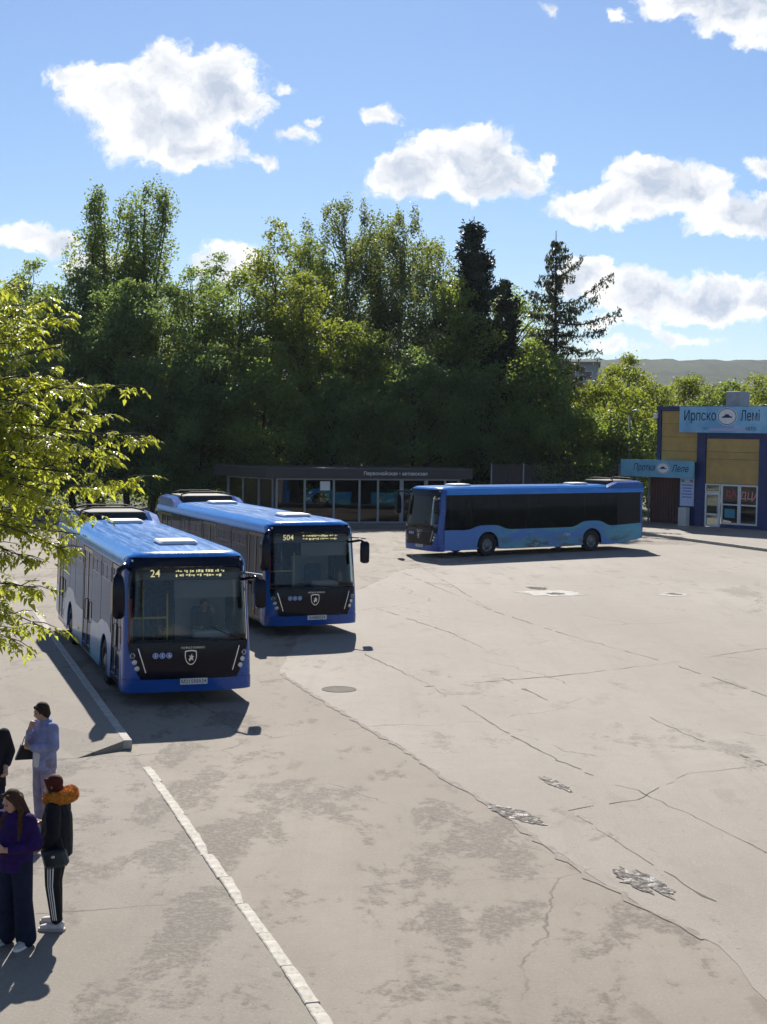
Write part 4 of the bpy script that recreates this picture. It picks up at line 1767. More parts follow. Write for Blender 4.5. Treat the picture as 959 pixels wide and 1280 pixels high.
def lower_poly(x0, x1):
    """panel of the lower skin between two stations, with its wheel arch"""
    pts = []
    n = max(2, int(abs(x1-x0)/.12))
    for i in range(n+1):
        x = x0+(x1-x0)*i/n
        pts.append((x, wave(x)))
    low = []
    n = max(2, int(abs(x1-x0)/.06))
    for i in range(n+1):
        x = x1+(x0-x1)*i/n
        z = bottom(x)
        for wx in WX:
            q = .58**2-(x-wx)**2
            if q > 0:
                z = max(z, .48+math.sqrt(q))
        low.append((x, z))
    return pts+low


def make_bus(num, led2, plate):
    t = empty('city_bus')
    # ---- front
    full = lambda z: 1.0
    neg = lambda z: -1.0
    aw = lambda z: .935 if z > 1.22 else .935-.20*((1.22-z)/.70)**1.6
    naw = lambda z: -aw(z)
    front_patch(lin(1.235, 2.67, 10), naw, aw, 0.0, .008, 24).build('windscreen', M_wind, t, True)
    front_patch(lin(2.675, 2.85, 4), naw, aw, .002, .03, 20).build('top_panel', M_black, t, 40)
    mk = front_patch(lin(.53, 1.23, 8), naw, aw, .002, .03, 24).build('front_panel', M_black, t, 40)
    for sg in (-1, 1):
        if sg > 0:
            front_patch(lin(.525, 2.852, 26), lambda z: aw(z)+.004, full, 0, .04, 12).build('corner_post', M_blue, t, 40)
        else:
            front_patch(lin(.525, 2.852, 26), neg, lambda z: -aw(z)-.004, 0, .04, 12).build('corner_post', M_blue, t, 40)
    bp = front_patch(lin(.27, .52, 4), neg, full, .008, .05, 40).build('bumper', M_blue, t, 40)
    front_patch([2.856, 2.88, 2.905, 2.93, 2.95], neg, full, 0, .03, 40).build('roof_front', M_roof_sunlit, t, 50)
    # lettering strip, shield, stickers, lamps
    o = add('lettering', text_mesh('НЕФАЗ КАМАЗ', .058, M_chrome, .002, 'CENTER', 0, 1.1), mk)
    o.matrix_local = Matrix.Translation(fy(.06, 1.12, .006)) @ Matrix.Rotation(math.pi/2, 4, 'Z') @ Matrix.Rotation(math.pi/2, 4, 'X')

    def shield(k, off, m, name):
        pl = [(-.115, .13), (-.06, .145), (0, .15), (.06, .145), (.115, .13), (.118, .02), (.095, -.07), (.05, -.125), (0, -.145), (-.05, -.125), (-.095, -.07), (-.118, .02)]
        mb = MB()
        mb.loft([[tuple(Vector(fy(.02+a*k, .93+b_*k, off))+Vector((h, 0, 0))) for a, b_ in pl] for h in (0, .006)])
        return mb.build(name, m, mk)
    shield(1, .004, M_chrome, 'shield')
    shield(.84, .011, M_black, 'shield_field')
    pl = [(-.045, -.02), (-.01, .01), (-.05, .045), (0, .035), (.015, .085), (.03, .03), (.06, .03), (.035, -.005), (.05, -.06), (.01, -.03), (-.03, -.075)]
    MB().loft([[tuple(Vector(fy(.02+a, .93+b_, .017))+Vector((h, 0, 0))) for a, b_ in pl] for h in (0, .004)]).build('shield_device', M_chrome, mk)
    for i, yy in enumerate((-.66, -.53, -.40)):
        mx = Matrix.Translation(fy(yy, .985, .004)) @ Matrix.Rotation(math.pi/2, 4, 'Y')
        st = MB().lathe([(.06, 0), (.06, .004)], 20, mx).build('sticker', M_stick, mk)
        MB().lathe([(.054, .0045), (.050, .006), (.046, .0045)], 20, mx, False).build('sticker_ring', M_white, st)
        p = Vector(fy(yy, .985, .009))
        mb = MB().box((p.x, p.y, p.z+.022), (.003, .018, .018)).box((p.x, p.y, p.z-.008), (.003, .03, .032))
        if i == 2:
            mb.box((p.x, p.y+.028, p.z-.012), (.003, .014, .026))
        mb.build('pictogram', M_white, st)
    for sg in (-1, 1):
        mb = MB()
        a, b_ = (.985, 1.13), (.845, .66)
        w_ = .011
        mb.loft([[tuple(Vector(fy(sg*(a[0]+(b_[0]-a[0])*f+q), a[1]+(b_[1]-a[1])*f, .004))+Vector((h, 0, 0))) for q, h in ((-w_, 0), (w_, 0), (w_, .012), (-w_, .012))] for f in (0, .33, .66, 1)])
        mb.build('light_strip', M_chrome, mk)
        for (yy, z, lit) in ((1.085, .99, 0), (1.05, .865, 1), (1.005, .745, 1)):
            p = fy(sg*yy, z, .0)
            mx = Matrix.Translation(p) @ Matrix.Rotation(sg*.45, 4, 'Z') @ Matrix.Rotation(math.pi/2, 4, 'Y')
            hl = MB().lathe([(.050, -.02), (.052, .014), (.046, .018), (.040, .008)], 18, mx, False).build('headlight', M_chrome, t, True)
            MB().lathe([(.042, .0), (.040, .008), (.025, .014), (.0, .016)], 16, mx, False).build('lens', M_lens if lit else M_lampdark, hl, True)
        p = fy(sg*1.06, 2.79, 0)
        MB().lathe([(.022, -.01), (.022, .012), (.0, .016)], 10, Matrix.Translation(p) @ Matrix.Rotation(math.pi/2, 4, 'Y')).build('marker_lamp', M_hatch, t)
    # plate
    p = fy(.08, .47, .02)
    pm = MB().box((p[0], p[1], p[2]), (.012, .53, .115)).build('number_plate', M_hatch, bp)
    o = add('lettering', text_mesh(plate, .105, M_ink, .001, 'CENTER', 0, .95), bp)
    o.matrix_local = Matrix.Translation((p[0]+.008, p[1], p[2]-.004)) @ Matrix.Rotation(math.pi/2, 4, 'Z') @ Matrix.Rotation(math.pi/2, 4, 'X')
    # wipers
    for (y0, y1, z0, z1) in ((.55, -.42, 1.245, 1.36), (-.30, -.98, 1.25, 1.30), (.95, .42, 1.25, 1.52)):
        pts = [fy(y0+(y1-y0)*f, z0+(z1-z0)*f, .02+.02*math.sin(f*3.1)) for f in (0, .25, .5, .75, 1)]
        MB().tube(pts, [.014, .012, .010, .009, .008], 5).build('wiper', M_rub, t, True)
    # display behind the windscreen
    dp = MB().box((fz(2.53)-.20, 0, 2.535), (.10, 2.0, .25)).build('display', M_disp, t)
    MB().box((fz(2.53)-.30, 0, 2.535), (.09, 2.1, .30)).build('display_box', M_blackdull, dp)
    o = add('lettering', text_mesh(num, .20, M_ledy, .001, 'CENTER', 0, 1.0), dp)
    o.matrix_local = Matrix.Translation((fz(2.53)-.147, -.62, 2.53)) @ Matrix.Rotation(math.pi/2, 4, 'Z') @ Matrix.Rotation(math.pi/2, 4, 'X')
    r2 = random.Random(num)
    mb = MB()
    for row, z in ((0, 2.575), (1, 2.495)):
        y = -.22
        while y < .72:
            l_ = r2.choice((.02, .03, .045))
            mb.box((fz(2.53)-.148, y+l_/2, z+r2.uniform(-.008, .008)), (.003, l_, r2.choice((.02, .034, .05))))
            y += l_+r2.choice((.012, .016, .045))
    mb.build('display_dots', M_ledy, dp)['kind'] = 'stuff'
    # ---- roof
    xr = -BL_+.05
    y0 = [fsurf(-1+2*i/40, 2.95) for i in range(41)]
    mb = MB()
    rows_ = [y0]
    for x in (-1.2, -2.5, -4.5, -7, -9.5, xr):
        rows_.append([(x, p[1], 2.95+.035*(1-(p[1]/.98)**2)+(.008 if i % 6 == 3 else 0)) for i, p in enumerate(y0)])
    mb.loft(rows_, False, None, False)
    rf = mb.build('roof', M_roof_sunlit, t, 30)
    for sg in (-1, 1):
        zs = [2.64, 2.66, 2.72, 2.80, 2.84, 2.88, 2.915, 2.95]
        mb = MB()
        mb.loft([[(fz(z)-DF, sg*hw(z), z) for z in zs]]+[[(x, sg*hw(z), z) for z in zs] for x in (-1.5, -5, -9, xr)], False, None, False)
        mb.build('cantrail', M_roof_sunlit, t, 50)  # lighter roof blue paints the sun onto this edge
    for x in (-1.95, -8.6):
        MB().rbox((x, .08, 3.02), (.86, .78, .09), .035).build('roof_hatch', M_hatch, rf)
    # rear equipment housing
    for sg in (-1, 1):
        mb = MB()
        yo, yi = sg*1.16, sg*.86
        mb.loft([[(x, yo, 2.82), (x, yo-sg*.02, 2.84+h), (x, yi+sg*.08, 2.90+h*1.02), (x, yi, 2.88+h*.8), (x, yi, 2.9)] for x, h in ((-9.55, .02), (-9.85, .13), (-10.2, .24), (-11.5, .26), (-11.76, .20))])
        mb.build('roof_fairing', M_blue, t, 30)
    MB().rbox((-10.75, 0, 3.05), (1.7, 1.62, .24), .03).build('roof_unit', M_blackdull, t)
    for x in (-10.2, -11.5):
        MB().tube([(x, -.84, 2.98), (x, -.80, 3.2), (x, -.5, 3.27), (x, .5, 3.27), (x, .8, 3.2), (x, .84, 2.98)], .022, 6).build('roof_rail', M_blackdull, t, True)
    # ---- sides
    for side, doors in ((1, ()), (-1, ((-.60, -1.80), (-4.85, -6.25), (-9.85, -11.1)))):
        fn = smap(side)
        cutsx = [-.44, -2.0, -3.52, -5.0, -6.35, -7.85, -9.4, -BL_+.22]
        for d0, d1 in doors:
            cutsx += [d0, d1]
        cutsx = sorted(set(cutsx), reverse=True)

        def in_door(x):
            return any(d1 < x < d0 for d0, d1 in doors)
        for x0, x1 in zip(cutsx[:-1], cutsx[1:]):
            if in_door((x0+x1)/2):
                continue
            if x0-x1 < .03:
                continue
            MB().slab2d(lower_poly(x0-.004, x1+.004), fn, .03).build('side_panel', M_skin, t)
        # black band frame: sill rail, top rail, pillars
        mb = MB()
        xa, xb = -.44, -BL_+.22
        wins = [(-.50, -1.82), (-1.88, -3.32), (-3.36, -4.80), (-4.84, -6.28), (-6.32, -7.70), (-7.74, -9.10), (-9.14, -10.15)] if side > 0 else \
               [(-1.88, -3.32), (-3.36, -4.80), (-6.30, -7.70), (-7.74, -8.78), (-8.82, -9.80)]
        edges = sorted(set([xa, xb]+[q for w_ in wins for q in w_]+[q for d_ in doors for q in d_]), reverse=True)
        fr = MB()
        for x0, x1 in zip(edges[:-1], edges[1:]):
            if in_door((x0+x1)/2):
                continue
            xm = (x0+x1)/2
            if any(abs(xm-(a+b_)/2) < .02 for a, b_ in wins):
                n = 8
                pl = [(x0+(x1-x0)*i/n, wave(x0+(x1-x0)*i/n)+.004) for i in range(n+1)]
                pl2 = [(x, z+.10) for x, z in reversed(pl)]
                fr.slab2d(pl+pl2, lambda x, z, o_: fn(x, z, o_-.012), .03)
                fr.slab2d([(x0, 2.53), (x1, 2.53), (x1, 2.638), (x0, 2.638)], lambda x, z, o_: fn(x, z, o_-.012), .03)
                for xx in (x0-.0, x1+.05):
                    fr.slab2d([(xx, wave(xx)+.104), (xx-.05, wave(xx)+.104), (xx-.05, 2.526), (xx, 2.526)], lambda x, z, o_: fn(x, z, o_-.012), .03)
            else:
                n = max(1, int((x0-x1)/.2))
                pl = [(x0+(x1-x0)*i/n, wave(x0+(x1-x0)*i/n)+.004) for i in range(n+1)]
                fr.slab2d(pl+[(x1, 2.638), (x0, 2.638)], lambda x, z, o_: fn(x, z, o_-.006), .03)
        fr.build('window_frame', M_black, t)
        for (x0, x1) in wins:
            n = 8
            pl = [(x0-.006+(x1-x0+.012)*i/n, wave(x0+(x1-x0)*i/n)+.008) for i in range(n+1)]
            wd = MB().slab2d(pl+[(x1+.006, 2.634), (x0-.006, 2.634)], lambda x, z, o_: fn(x, z, o_+.002), .006).build('window', M_bglass, t)
            if x1 < -1.85 and x1 > -9.2:      # sliding vent frame in the upper part
                mb = MB()
                for (a, b_, c_, d_) in ((x0-.12, x1+.12, 2.21, 2.23), (x0-.12, x1+.12, 2.50, 2.515), (x0-.12, x0-.135, 2.231, 2.499), (x1+.135, x1+.12, 2.231, 2.499), ((x0+x1)/2, (x0+x1)/2-.02, 2.231, 2.499)):
                    mb.slab2d([(a, c_), (b_, c_), (b_, d_), (a, d_)], lambda x, z, o_: fn(x, z, o_+.008), .005)
                mb.build('vent_frame', M_black, wd)
        for d0, d1 in doors:
            mid = (d0+d1)/2
            for x0, x1 in ((d0-.01, mid+.006), (mid-.006, d1+.01)):
                lf = MB()
                def rect(a, b_, c_, d_):
                    lf.slab2d([(a, c_), (b_, c_), (b_, d_), (a, d_)], lambda x, z, o_: fn(x, z, o_+.0), .035)
                rect(x0, x0-.06, .33, 2.62)
                rect(x1+.06, x1, .33, 2.62)
                rect(x0-.061, x1+.061, .33, .46)
                rect(x0-.061, x1+.061, 2.53, 2.62)
                df = lf.build('door', M_black, t)
                MB().slab2d([(x0-.06, .46), (x1+.06, .46), (x1+.06, 2.53), (x0-.06, 2.53)], lambda x, z, o_: fn(x, z, o_-.010), .006).build('pane', M_bglass, df)
                hx = x0-.09
                MB().tube([fn(hx, 1.0, .0), fn(hx, 1.02, .03), fn(hx, 1.45, .03), fn(hx, 1.47, 0)], .011, 5).build('handle', M_blackdull, df)
        # sill strip
        MB().box((-5.6, side*1.262, .30), (4.0, .02, .025)).build('sill_strip', M_chrome, t)
        # fuel flap, marks
        MB().slab2d([(-9.75, .72), (-10.0, .72), (-10.0, .9), (-9.75, .9)], lambda x, z, o_: fn(x, z, o_+.004), .006).build('flap', M_skin, t)
        for x in (-1.1, -4.2, -6.9, -10.6):
            MB().slab2d([(x, .60), (x-.09, .60), (x-.09, .64), (x, .64)], lambda x_, z, o_: fn(x_, z, o_+.008), .01).build('side_marker', mat('amber_marker', (.5, .2, .02), .3), t)
    if True:
        o = add('lettering', text_mesh('Газ', .16, M_white, .001, 'CENTER', .3, 1.4), t)
        o.matrix_local = Matrix.Translation((-7.15, hw(.82)+.004, .82)) @ Matrix.Rotation(math.pi, 4, 'Z') @ Matrix.Rotation(math.pi/2, 4, 'X')
    # ---- rear
    rb_ = MB()
    zs = lin(.52, 2.95, 10)
    nseg = 20
    rings = []
    for z in zs:
        rings.append([(-BL_+.30*(1-max(0, math.cos(abs(q)*math.pi/2))**.6), math.copysign(math.sin(abs(q)*math.pi/2)**.5, q)*hw(z), z) for q in [-1+2*i/nseg for i in range(nseg+1)]])
    rb_.loft(rings, False, None, False)
    rb_.build('rear_panel', M_blue, t, 40)
    MB().box((-BL_-.002, 0, 2.05), (.02, 1.9, .8)).build('rear_window', M_black, t)
    for sg in (-1, 1):
        MB().rbox((-BL_+.02, sg*1.02, .95), (.06, .16, .5), .02).build('tail_lamp', M_red2, t)
    # ---- wheels
    for wx in WX:
        for sg in (-1, 1):
            mx = Matrix.Translation((wx, sg*1.10, .48)) @ Matrix.Rotation(-sg*math.pi/2, 4, 'X')
            ty = MB().lathe([(.28, -.13), (.40, -.14), (.465, -.11), (.48, -.06), (.48, .06), (.465, .11), (.40, .14), (.30, .135), (.285, .10)], 30, mx, False).build('tyre', M_rub, t, 40)
            rm = MB().lathe([(.29, .11), (.275, .07), (.24, .055), (.20, .06), (.16, .10), (.12, .13), (.09, .135), (.07, .15), (.0, .15)], 26, mx, False)
            for k in range(8):
                a = k*math.pi/4
                rm.box((.205*math.cos(a), .205*math.sin(a), .075), (.03, .03, .04), mx)
            rm.build('rim', M_rim, ty, 40)
        # wheel housing, black
        for sg in (-1, 1):
            mb = MB()
            mb.loft([[(wx+.60*math.cos(a), y, .48+.60*math.sin(a)) for a in lin(-.3, math.pi+.3, 12)] for y in (sg*1.235, sg*.78)], False, None, False)
            mb.build('wheel_housing', M_blackdull, t)
    # ---- underside, floor and inside
    MB().box((-5.7, 0, .36), (10.2, 2.36, .06)).build('floor', M_int, t)
    MB().box((-5.6, 0, .31), (9.4, 1.5, .03)).build('underbody', M_blackdull, t)
    MB().box((-6.0, 0, 2.86), (11.0, 2.1, .04)).build('ceiling', M_int, t)
    mb = MB()
    mb.loft([[(x, -1.12, z), (x, 1.12, z)] for x, z in ((-.22, .6), (-.20, 1.15), (-.62, 1.20), (-.86, 1.08), (-.90, .5))], False, None, False)
    db = mb.build('dashboard', mat('dashboard_grey', (.22, .22, .225), .65, var=.1), t)
    MB().rbox((-.72, .55, 1.27), (.30, .75, .16), .04).build('instrument_hood', mat('hood_grey', (.38, .38, .38), .5), db)
    mx = Matrix.Translation((-.92, .62, 1.30)) @ Matrix.Rotation(R(-28), 4, 'Y')
    pts = [mx @ Vector((.23*math.cos(a), .23*math.sin(a), 0)) for a in lin(0, 2*math.pi, 20)]
    sw = MB().tube(pts, .016, 6).build('steering_wheel', M_rub, t, True)
    MB().tube([mx @ Vector((0, -.22, 0)), mx @ Vector((0, 0, -.03)), mx @ Vector((0, .22, 0))], .014, 6).build('spoke', M_rub, sw)
    MB().tube([mx @ Vector((0, 0, -.03)), mx @ Vector((0, 0, -.4))], .035, 8).build('steering_column', M_rub, sw)
    # driver cab
    ds = MB()
    ds.rbox((-1.55, .62, .92), (.5, .5, .14), .04)
    st = ds.build('driver_seat', M_seat, t)
    MB().rbox((-1.82, .62, 1.32), (.13, .48, .75), .05).build('backrest', M_seat, st)
    MB().box((-2.05, .62, 1.15), (.04, 1.05, 1.5)).build('cab_partition', M_int, t)
    MB().box((-.42, .42, 2.22), (.02, 1.30, .36)).build('sun_blind', mat('blind_grey', (.17, .17, .165), .8), t)
    # yellow handrails by the front door
    for pts in ([(-.75, -.30, .4), (-.75, -.30, 2.1)], [(-.75, -1.0, 1.02), (-.75, -.30, 1.02)], [(-.75, -1.0, 1.62), (-.75, -.30, 1.62)], [(-.75, -1.0, .5), (-.75, -1.0, 1.72)],
                [(-2.1, -.55, .4), (-2.1, -.55, 2.8)], [(-4.7, -.5, .4), (-4.7, -.5, 2.8)], [(-6.4, -.5, .4), (-6.4, -.5, 2.8)], [(-9.6, -.4, .4), (-9.6, -.4, 2.8)]):
        MB().tube(pts, .02, 8).build('handrail', M_rail_y, t, True)
    MB().box((-.52, -1.08, 1.55), (.05, .10, .95)).build('red_curtain', M_red2, t)
    sm = MB().rbox((0, 0, .05), (.42, .42, .1), .03).mesh('seat', M_seat)
    bm_ = MB().rbox((-.22, 0, .40), (.08, .42, .62), .03).mesh('backrest', M_seat)
    lm = MB().box((0, 0, -.2), (.30, .06, .42)).mesh('seat_base', M_blackdull)
    for i in range(9):
        x = -3.0-i*.82
        for y in (.88, .42, -.88, -.42):
            if y < 0 and (-6.5 < x < -4.5 or x < -9.3):
                continue
            s_ = add('seat', sm, t)
            s_.location = (x, y, .82)
            add('backrest', bm_, s_)
            add('seat_base', lm, s_)
    # ---- mirrors
    hx, hy = .14, -1.40
    mr = MB().tube([fy(-1.12, 2.62, -.01), (.08, -1.26, 2.74), (.16, -1.38, 2.66), (hx, hy, 2.5)], [.035, .05, .06, .05], 8).build('mirror', M_black, t, True)
    MB().loft([[(hx+a*sx_, hy+b_*sx_, z) for a, b_ in ((.10, .0), (.07, .085), (-.07, .09), (-.09, 0), (-.07, -.09), (.07, -.085))] for z, sx_ in ((1.74, .7), (1.80, 1.3), (2.0, 1.4), (2.35, 1.35), (2.52, 1.05), (2.60, .5))]).build('mirror_housing', M_black, mr, 50)
    hy = 1.37
    mr = MB().tube([fy(1.12, 2.40, -.01), (.0, 1.28, 2.46), (.08, 1.36, 2.40)], [.03, .035, .03], 8).build('mirror', M_black, t, True)
    MB().tube([fy(1.15, 2.52, -.01), (.02, 1.42, 2.50)], [.02, .02], 6).build('mirror_strut', M_chrome, mr)
    MB().loft([[(.08+a*sx_, hy+b_*sx_, z) for a, b_ in ((.09, .0), (.07, .10), (-.07, .10), (-.08, 0), (-.07, -.10), (.07, -.10))] for z, sx_ in ((1.86, .6), (1.90, 1.0), (2.15, 1.05), (2.38, 1.0), (2.43, .6))]).build('mirror_housing', M_black, mr, 50)
    return t


G_bus = 'blue city buses in the yard'
BUSES = [('24', 'М215МА54', (-3.704, 28.354, .0), R(-71.31), 'blue city bus parked along the raised platform kerb under the box elder'),
         ('504', 'А348ВЕ54', (-1.772, 38.240, .0), R(-67.12), 'blue city bus standing between the kerbside bus and the glass pavilion'),
         ('12', 'Н307ОС54', (1.511, 62.730, .0), R(213.47), 'blue city bus parked alone broadside before the brown fence')]
for i, (num, pl, p, a, lab) in enumerate(BUSES):
    bus = make_bus(num, None, pl)
    bus.location = p
    bus.rotation_euler = (0, 0, a)
    tag(bus, lab, 'bus', G_bus)

# =================================================================== PEOPLE
M_skinP = mat('skin', (.42, .24, .17), .55, var=.08, vscale=20)


class Blob(MB):
    """overlapping round pieces that are remeshed into one continuous surface"""
    def ell(s, c, r, rot=None, n=14):
        rings = []
        for i in range(1, n):
            a = math.pi*i/n
            rings.append([(r[0]*math.sin(a)*math.cos(2*math.pi*j/n), r[1]*math.sin(a)*math.sin(2*math.pi*j/n), -r[2]*math.cos(a)) for j in range(n)])
        m = Matrix.Translation(c) @ (rot.to_4x4() if rot is not None else Matrix.Identity(4))
        s.loft(rings, True, m)
        return s

    def limb(s, pts, rad, flat=1.0, n=14, cap=1.0):
        """round-ended tapered limb; rad may hold (rx, ry) pairs for flattened cross sections"""
        pts = [Vector(p) for p in pts]
        for k in range(len(pts)-1):
            a, b_ = pts[k], pts[k+1]
            L = (b_-a).length
            m = max(2, int(L/.02))
            d = (b_-a).normalized()
            rings = []
            ra, rb2 = rad[k], rad[k+1]
            if not hasattr(ra, '__len__'):
                ra = (ra, ra)
            if not hasattr(rb2, '__len__'):
                rb2 = (rb2, rb2)
            x_ = Vector((1, 0, 0))
            x_ = (x_-d*x_.dot(d))
            x_ = x_.normalized() if x_.length > .2 else d.orthogonal().normalized()
            y_ = d.cross(x_)
            fs = [-.9, -.6, -.3]
            for f in fs:
                rr = math.sqrt(1-f*f)
                rings.append([a+d*(f*min(ra)*(cap if k == 0 else 1))+(x_*ra[0]*math.cos(q)+y_*ra[1]*math.sin(q))*rr for q in [2*math.pi*j/n for j in range(n)]])
            for i in range(m+1):
                f = i/m
                r0, r1 = ra[0]+(rb2[0]-ra[0])*f, ra[1]+(rb2[1]-ra[1])*f
                rings.append([a.lerp(b_, f)+(x_*r0*math.cos(q)+y_*r1*math.sin(q)) for q in [2*math.pi*j/n for j in range(n)]])
            for f in (.3, .6, .9):
                rr = math.sqrt(1-f*f)
                rings.append([b_+d*(f*min(rb2))+(x_*rb2[0]*math.cos(q)+y_*rb2[1]*math.sin(q))*rr for q in [2*math.pi*j/n for j in range(n)]])
            s.loft(rings)
        return s

    def fuse(s, name, m, parent, vox=.012, smooth=4):
        me = s.mesh(name)
        tmp = bpy.data.objects.new('tmp', me)
        col.objects.link(tmp)
        md = tmp.modifiers.new('r', 'REMESH')
        md.mode = 'VOXEL'
        md.voxel_size = vox
        md.use_smooth_shade = True
        if smooth:
            sm = tmp.modifiers.new('s', 'SMOOTH')
            sm.iterations = smooth
            sm.factor = .5
        dg = bpy.context.evaluated_depsgraph_get()
        out = bpy.data.meshes.new_from_object(tmp.evaluated_get(dg))
        out.name = name
        bpy.data.objects.remove(tmp)
        bpy.data.meshes.remove(me)
        out.materials.clear()
        out.materials.append(m)
        return add(name, out, parent)


# local frame of a figure: x to its left... facing -y, z up, feet on z = 0
def head(bl, c, yaw=0.0, pitch=0.0, tilt=0.0):
    """skull, jaw, nose, ears, neck stub; returns the head matrix"""
    m = Matrix.Translation(c) @ Matrix.Rotation(yaw, 4, 'Z') @ Matrix.Rotation(pitch, 4, 'X') @ Matrix.Rotation(tilt, 4, 'Y')
    q = m.to_3x3()
    bl.ell(m @ Vector((0, .012, .025)), (.073, .092, .085), q)
    bl.ell(m @ Vector((0, -.022, -.03)), (.060, .068, .075), q)
    bl.ell(m @ Vector((0, -.048, -.082)), (.032, .034, .026), q)       # chin
    bl.limb([m @ Vector((0, -.082, .012)), m @ Vector((0, -.104, -.026))], [.008, .013])   # nose
    bl.ell(m @ Vector((0, -.078, .030)), (.050, .016, .012), q)        # brow
    bl.ell(m @ Vector((0, -.082, -.055)), (.022, .012, .008), q)      # lips
    for sg in (-1, 1):
        bl.ell(m @ Vector((sg*.074, .012, -.008)), (.010, .020, .030), q)
    return m


def face_details(m, t, skin_parent):
    ey = MB()
    for sg in (-1, 1):
        p = m @ Vector((sg*.030, -.088, .008))
        ey.box(p, (.022, .008, .009))
    o = ey.build('eyes', mat('eye_dark', (.02, .015, .012), .3), t)
    o['kind'] = 'stuff'
    lp_ = MB().box(m @ Vector((0, -.095, -.056)), (.036, .006, .008)).build('mouth', mat('lips', (.34, .12, .10), .5), t)


def hand(bl, wrist, d, palm_n, curl=.5, s=1.0, side=1):
    """palm, four fingers and thumb from the wrist along d; palm_n is the palm's normal"""
    d = Vector(d).normalized()
    n = Vector(palm_n)
    n = (n-d*n.dot(d)).normalized()
    a = d.cross(n).normalized()
    w_ = Vector(wrist)
    bl.limb([w_, w_+d*.08*s], [(.026*s), (.036*s)])
    for i, (o_, ln) in enumerate(((-.030, .062), (-.010, .072), (.010, .068), (.030, .052))):
        p0 = w_+d*.085*s+a*o_*s
        p1 = p0+(d*math.cos(curl)+n*math.sin(curl))*ln*.5*s
        p2 = p1+(d*math.cos(curl*2.1)+n*math.sin(curl*2.1))*ln*.55*s
        bl.limb([p0, p1, p2], [.0095*s, .009*s, .0075*s], n=8)
    p0 = w_+d*.03*s-a*.028*s*side
    p1 = p0+(d*.6-a*.7*side+n*.3).normalized()*.038*s
    p2 = p1+(d*.85-a*.1*side+n*.4).normalized()*.032*s
    bl.limb([p0, p1, p2], [.013*s, .011*s, .009*s], n=8)


def shoe(name, p, yaw, m, m_sole, parent, L=.255):
    mx = Matrix.Translation(p) @ Matrix.Rotation(yaw, 4, 'Z')
    b_ = Blob()
    b_.limb([mx @ Vector((0, .055, .075)), mx @ Vector((0, .05, .05))], [(.038), (.040)])
    b_.limb([mx @ Vector((0, .055, .048)), mx @ Vector((0, -.06, .046)), mx @ Vector((0, -.145, .038))], [(.039, .040), (.045, .036), (.040, .026)])
    o = b_.fuse(name, m, parent, .008, 3)
    so2 = MB()
    prof = [(-.036, .09), (-.042, 0), (-.046, -.08), (-.040, -.15), (-.02, -.185), (.02, -.185), (.040, -.15), (.046, -.08), (.042, 0), (.036, .09), (.018, .105), (-.018, .105)]
    so2.loft([[tuple(mx @ Vector((a, b2, z))) for a, b2 in prof] for z in (.0, .028)])
    so2.build('sole', m_sole, o)
    return o


def person(loc, yaw, h, label, group=None):
    t = empty('person', loc, yaw)
    s_ = h/1.64
    t.scale = (s_, s_, s_)
    tag(t, label, 'person', group)
    return t


def base_body(t, hm, arms, legs, bend=0.0):
    """one continuous skin surface: torso, neck, head, arms with hands, legs"""
    b_ = Blob()
    b_.limb([(0, .0, .90), (0, .0, 1.08), (0, .0, 1.28)], [(.145, .10), (.12, .09), (.15, .09)])
    b_.limb([(0, .005, 1.30), (0, -.005, 1.46)], [.060, .052])
    return b_


STEP = {}
V3 = Vector


def dress(t, hip, legs, lr, m, name='trousers', vox=.012, waist=(.140, .105), top=1.0, hem=True):
    b_ = Blob()
    b_.limb([(0, .0, hip-.02), (0, 0, top)], [(waist[0]+.012, waist[1]+.015), waist])
    for lg in legs:
        b_.limb(lg, lr)
    return b_.fuse(name, m, t, vox, 5)


def cloth(name, c, c2, rough=.85, vs_=9, bump=.5):
    if name in MATS:
        return MATS[name]
    m = mat(name, c, rough, var=.22, vscale=vs_, bump=.9, bscale=8, spec=.2, bdist=.045)
    return m


# ---- woman in a black jacket with an orange fur hood, facing left (-x)
p = at(71, 1160)
P3 = person((p.x, p.y, .006), R(-96), 1.63, 'person in a black jacket with an orange fur hood and striped track trousers')
b_ = base_body(P3, None, None, None)
hm = head(b_, (0, -.045, 1.545), R(-8), R(4))
b_.limb([(.16, 0, 1.32), (.23, .03, 1.08), (.20, -.10, .93)], [.055, .045, .032])
b_.limb([(-.16, 0, 1.32), (-.22, -.02, 1.08), (-.13, -.22, 1.10)], [.055, .045, .032])
hand(b_, (.20, -.11, .925), (-.1, -.8, -.5), (-1, 0, 0), .6, 1, 1)
hand(b_, (-.13, -.23, 1.105), (.6, -.6, .25), (0, .2, -1), .7, 1, -1)
for lg_ in [[(.085, .0, .88), (.095, -.015, .50), (.095, .03, .13)], [(-.085, 0, .88), (-.10, -.055, .50), (-.10, -.035, .13)]]:
    b_.limb(lg_, [.085, .055, .04])
b_.fuse('body', M_skinP, P3, .0075, 2)
face_details(hm, P3, None)
jk = Blob()
M_jk = cloth('black_jacket_cloth', (.008, .009, .014), None, .7)
jk.limb([(0, .0, .80), (0, .0, .98), (0, .005, 1.2), (0, .01, 1.36)], [(.205, .165), (.215, .17), (.205, .16), (.14, .11)], cap=.12)
jk.limb([(.17, .01, 1.33), (.255, .04, 1.10), (.215, -.07, .97)], [.088, .080, .060])
jk.limb([(-.17, .01, 1.33), (-.25, 0, 1.10), (-.15, -.18, 1.09)], [.088, .080, .060])
jk.fuse('jacket', M_jk, P3, .012, 4)
hd = Blob()
M_fur = mat('orange_fur', (.62, .24, .028), .95, var=.35, vscale=30, bump=1.0, bscale=60)
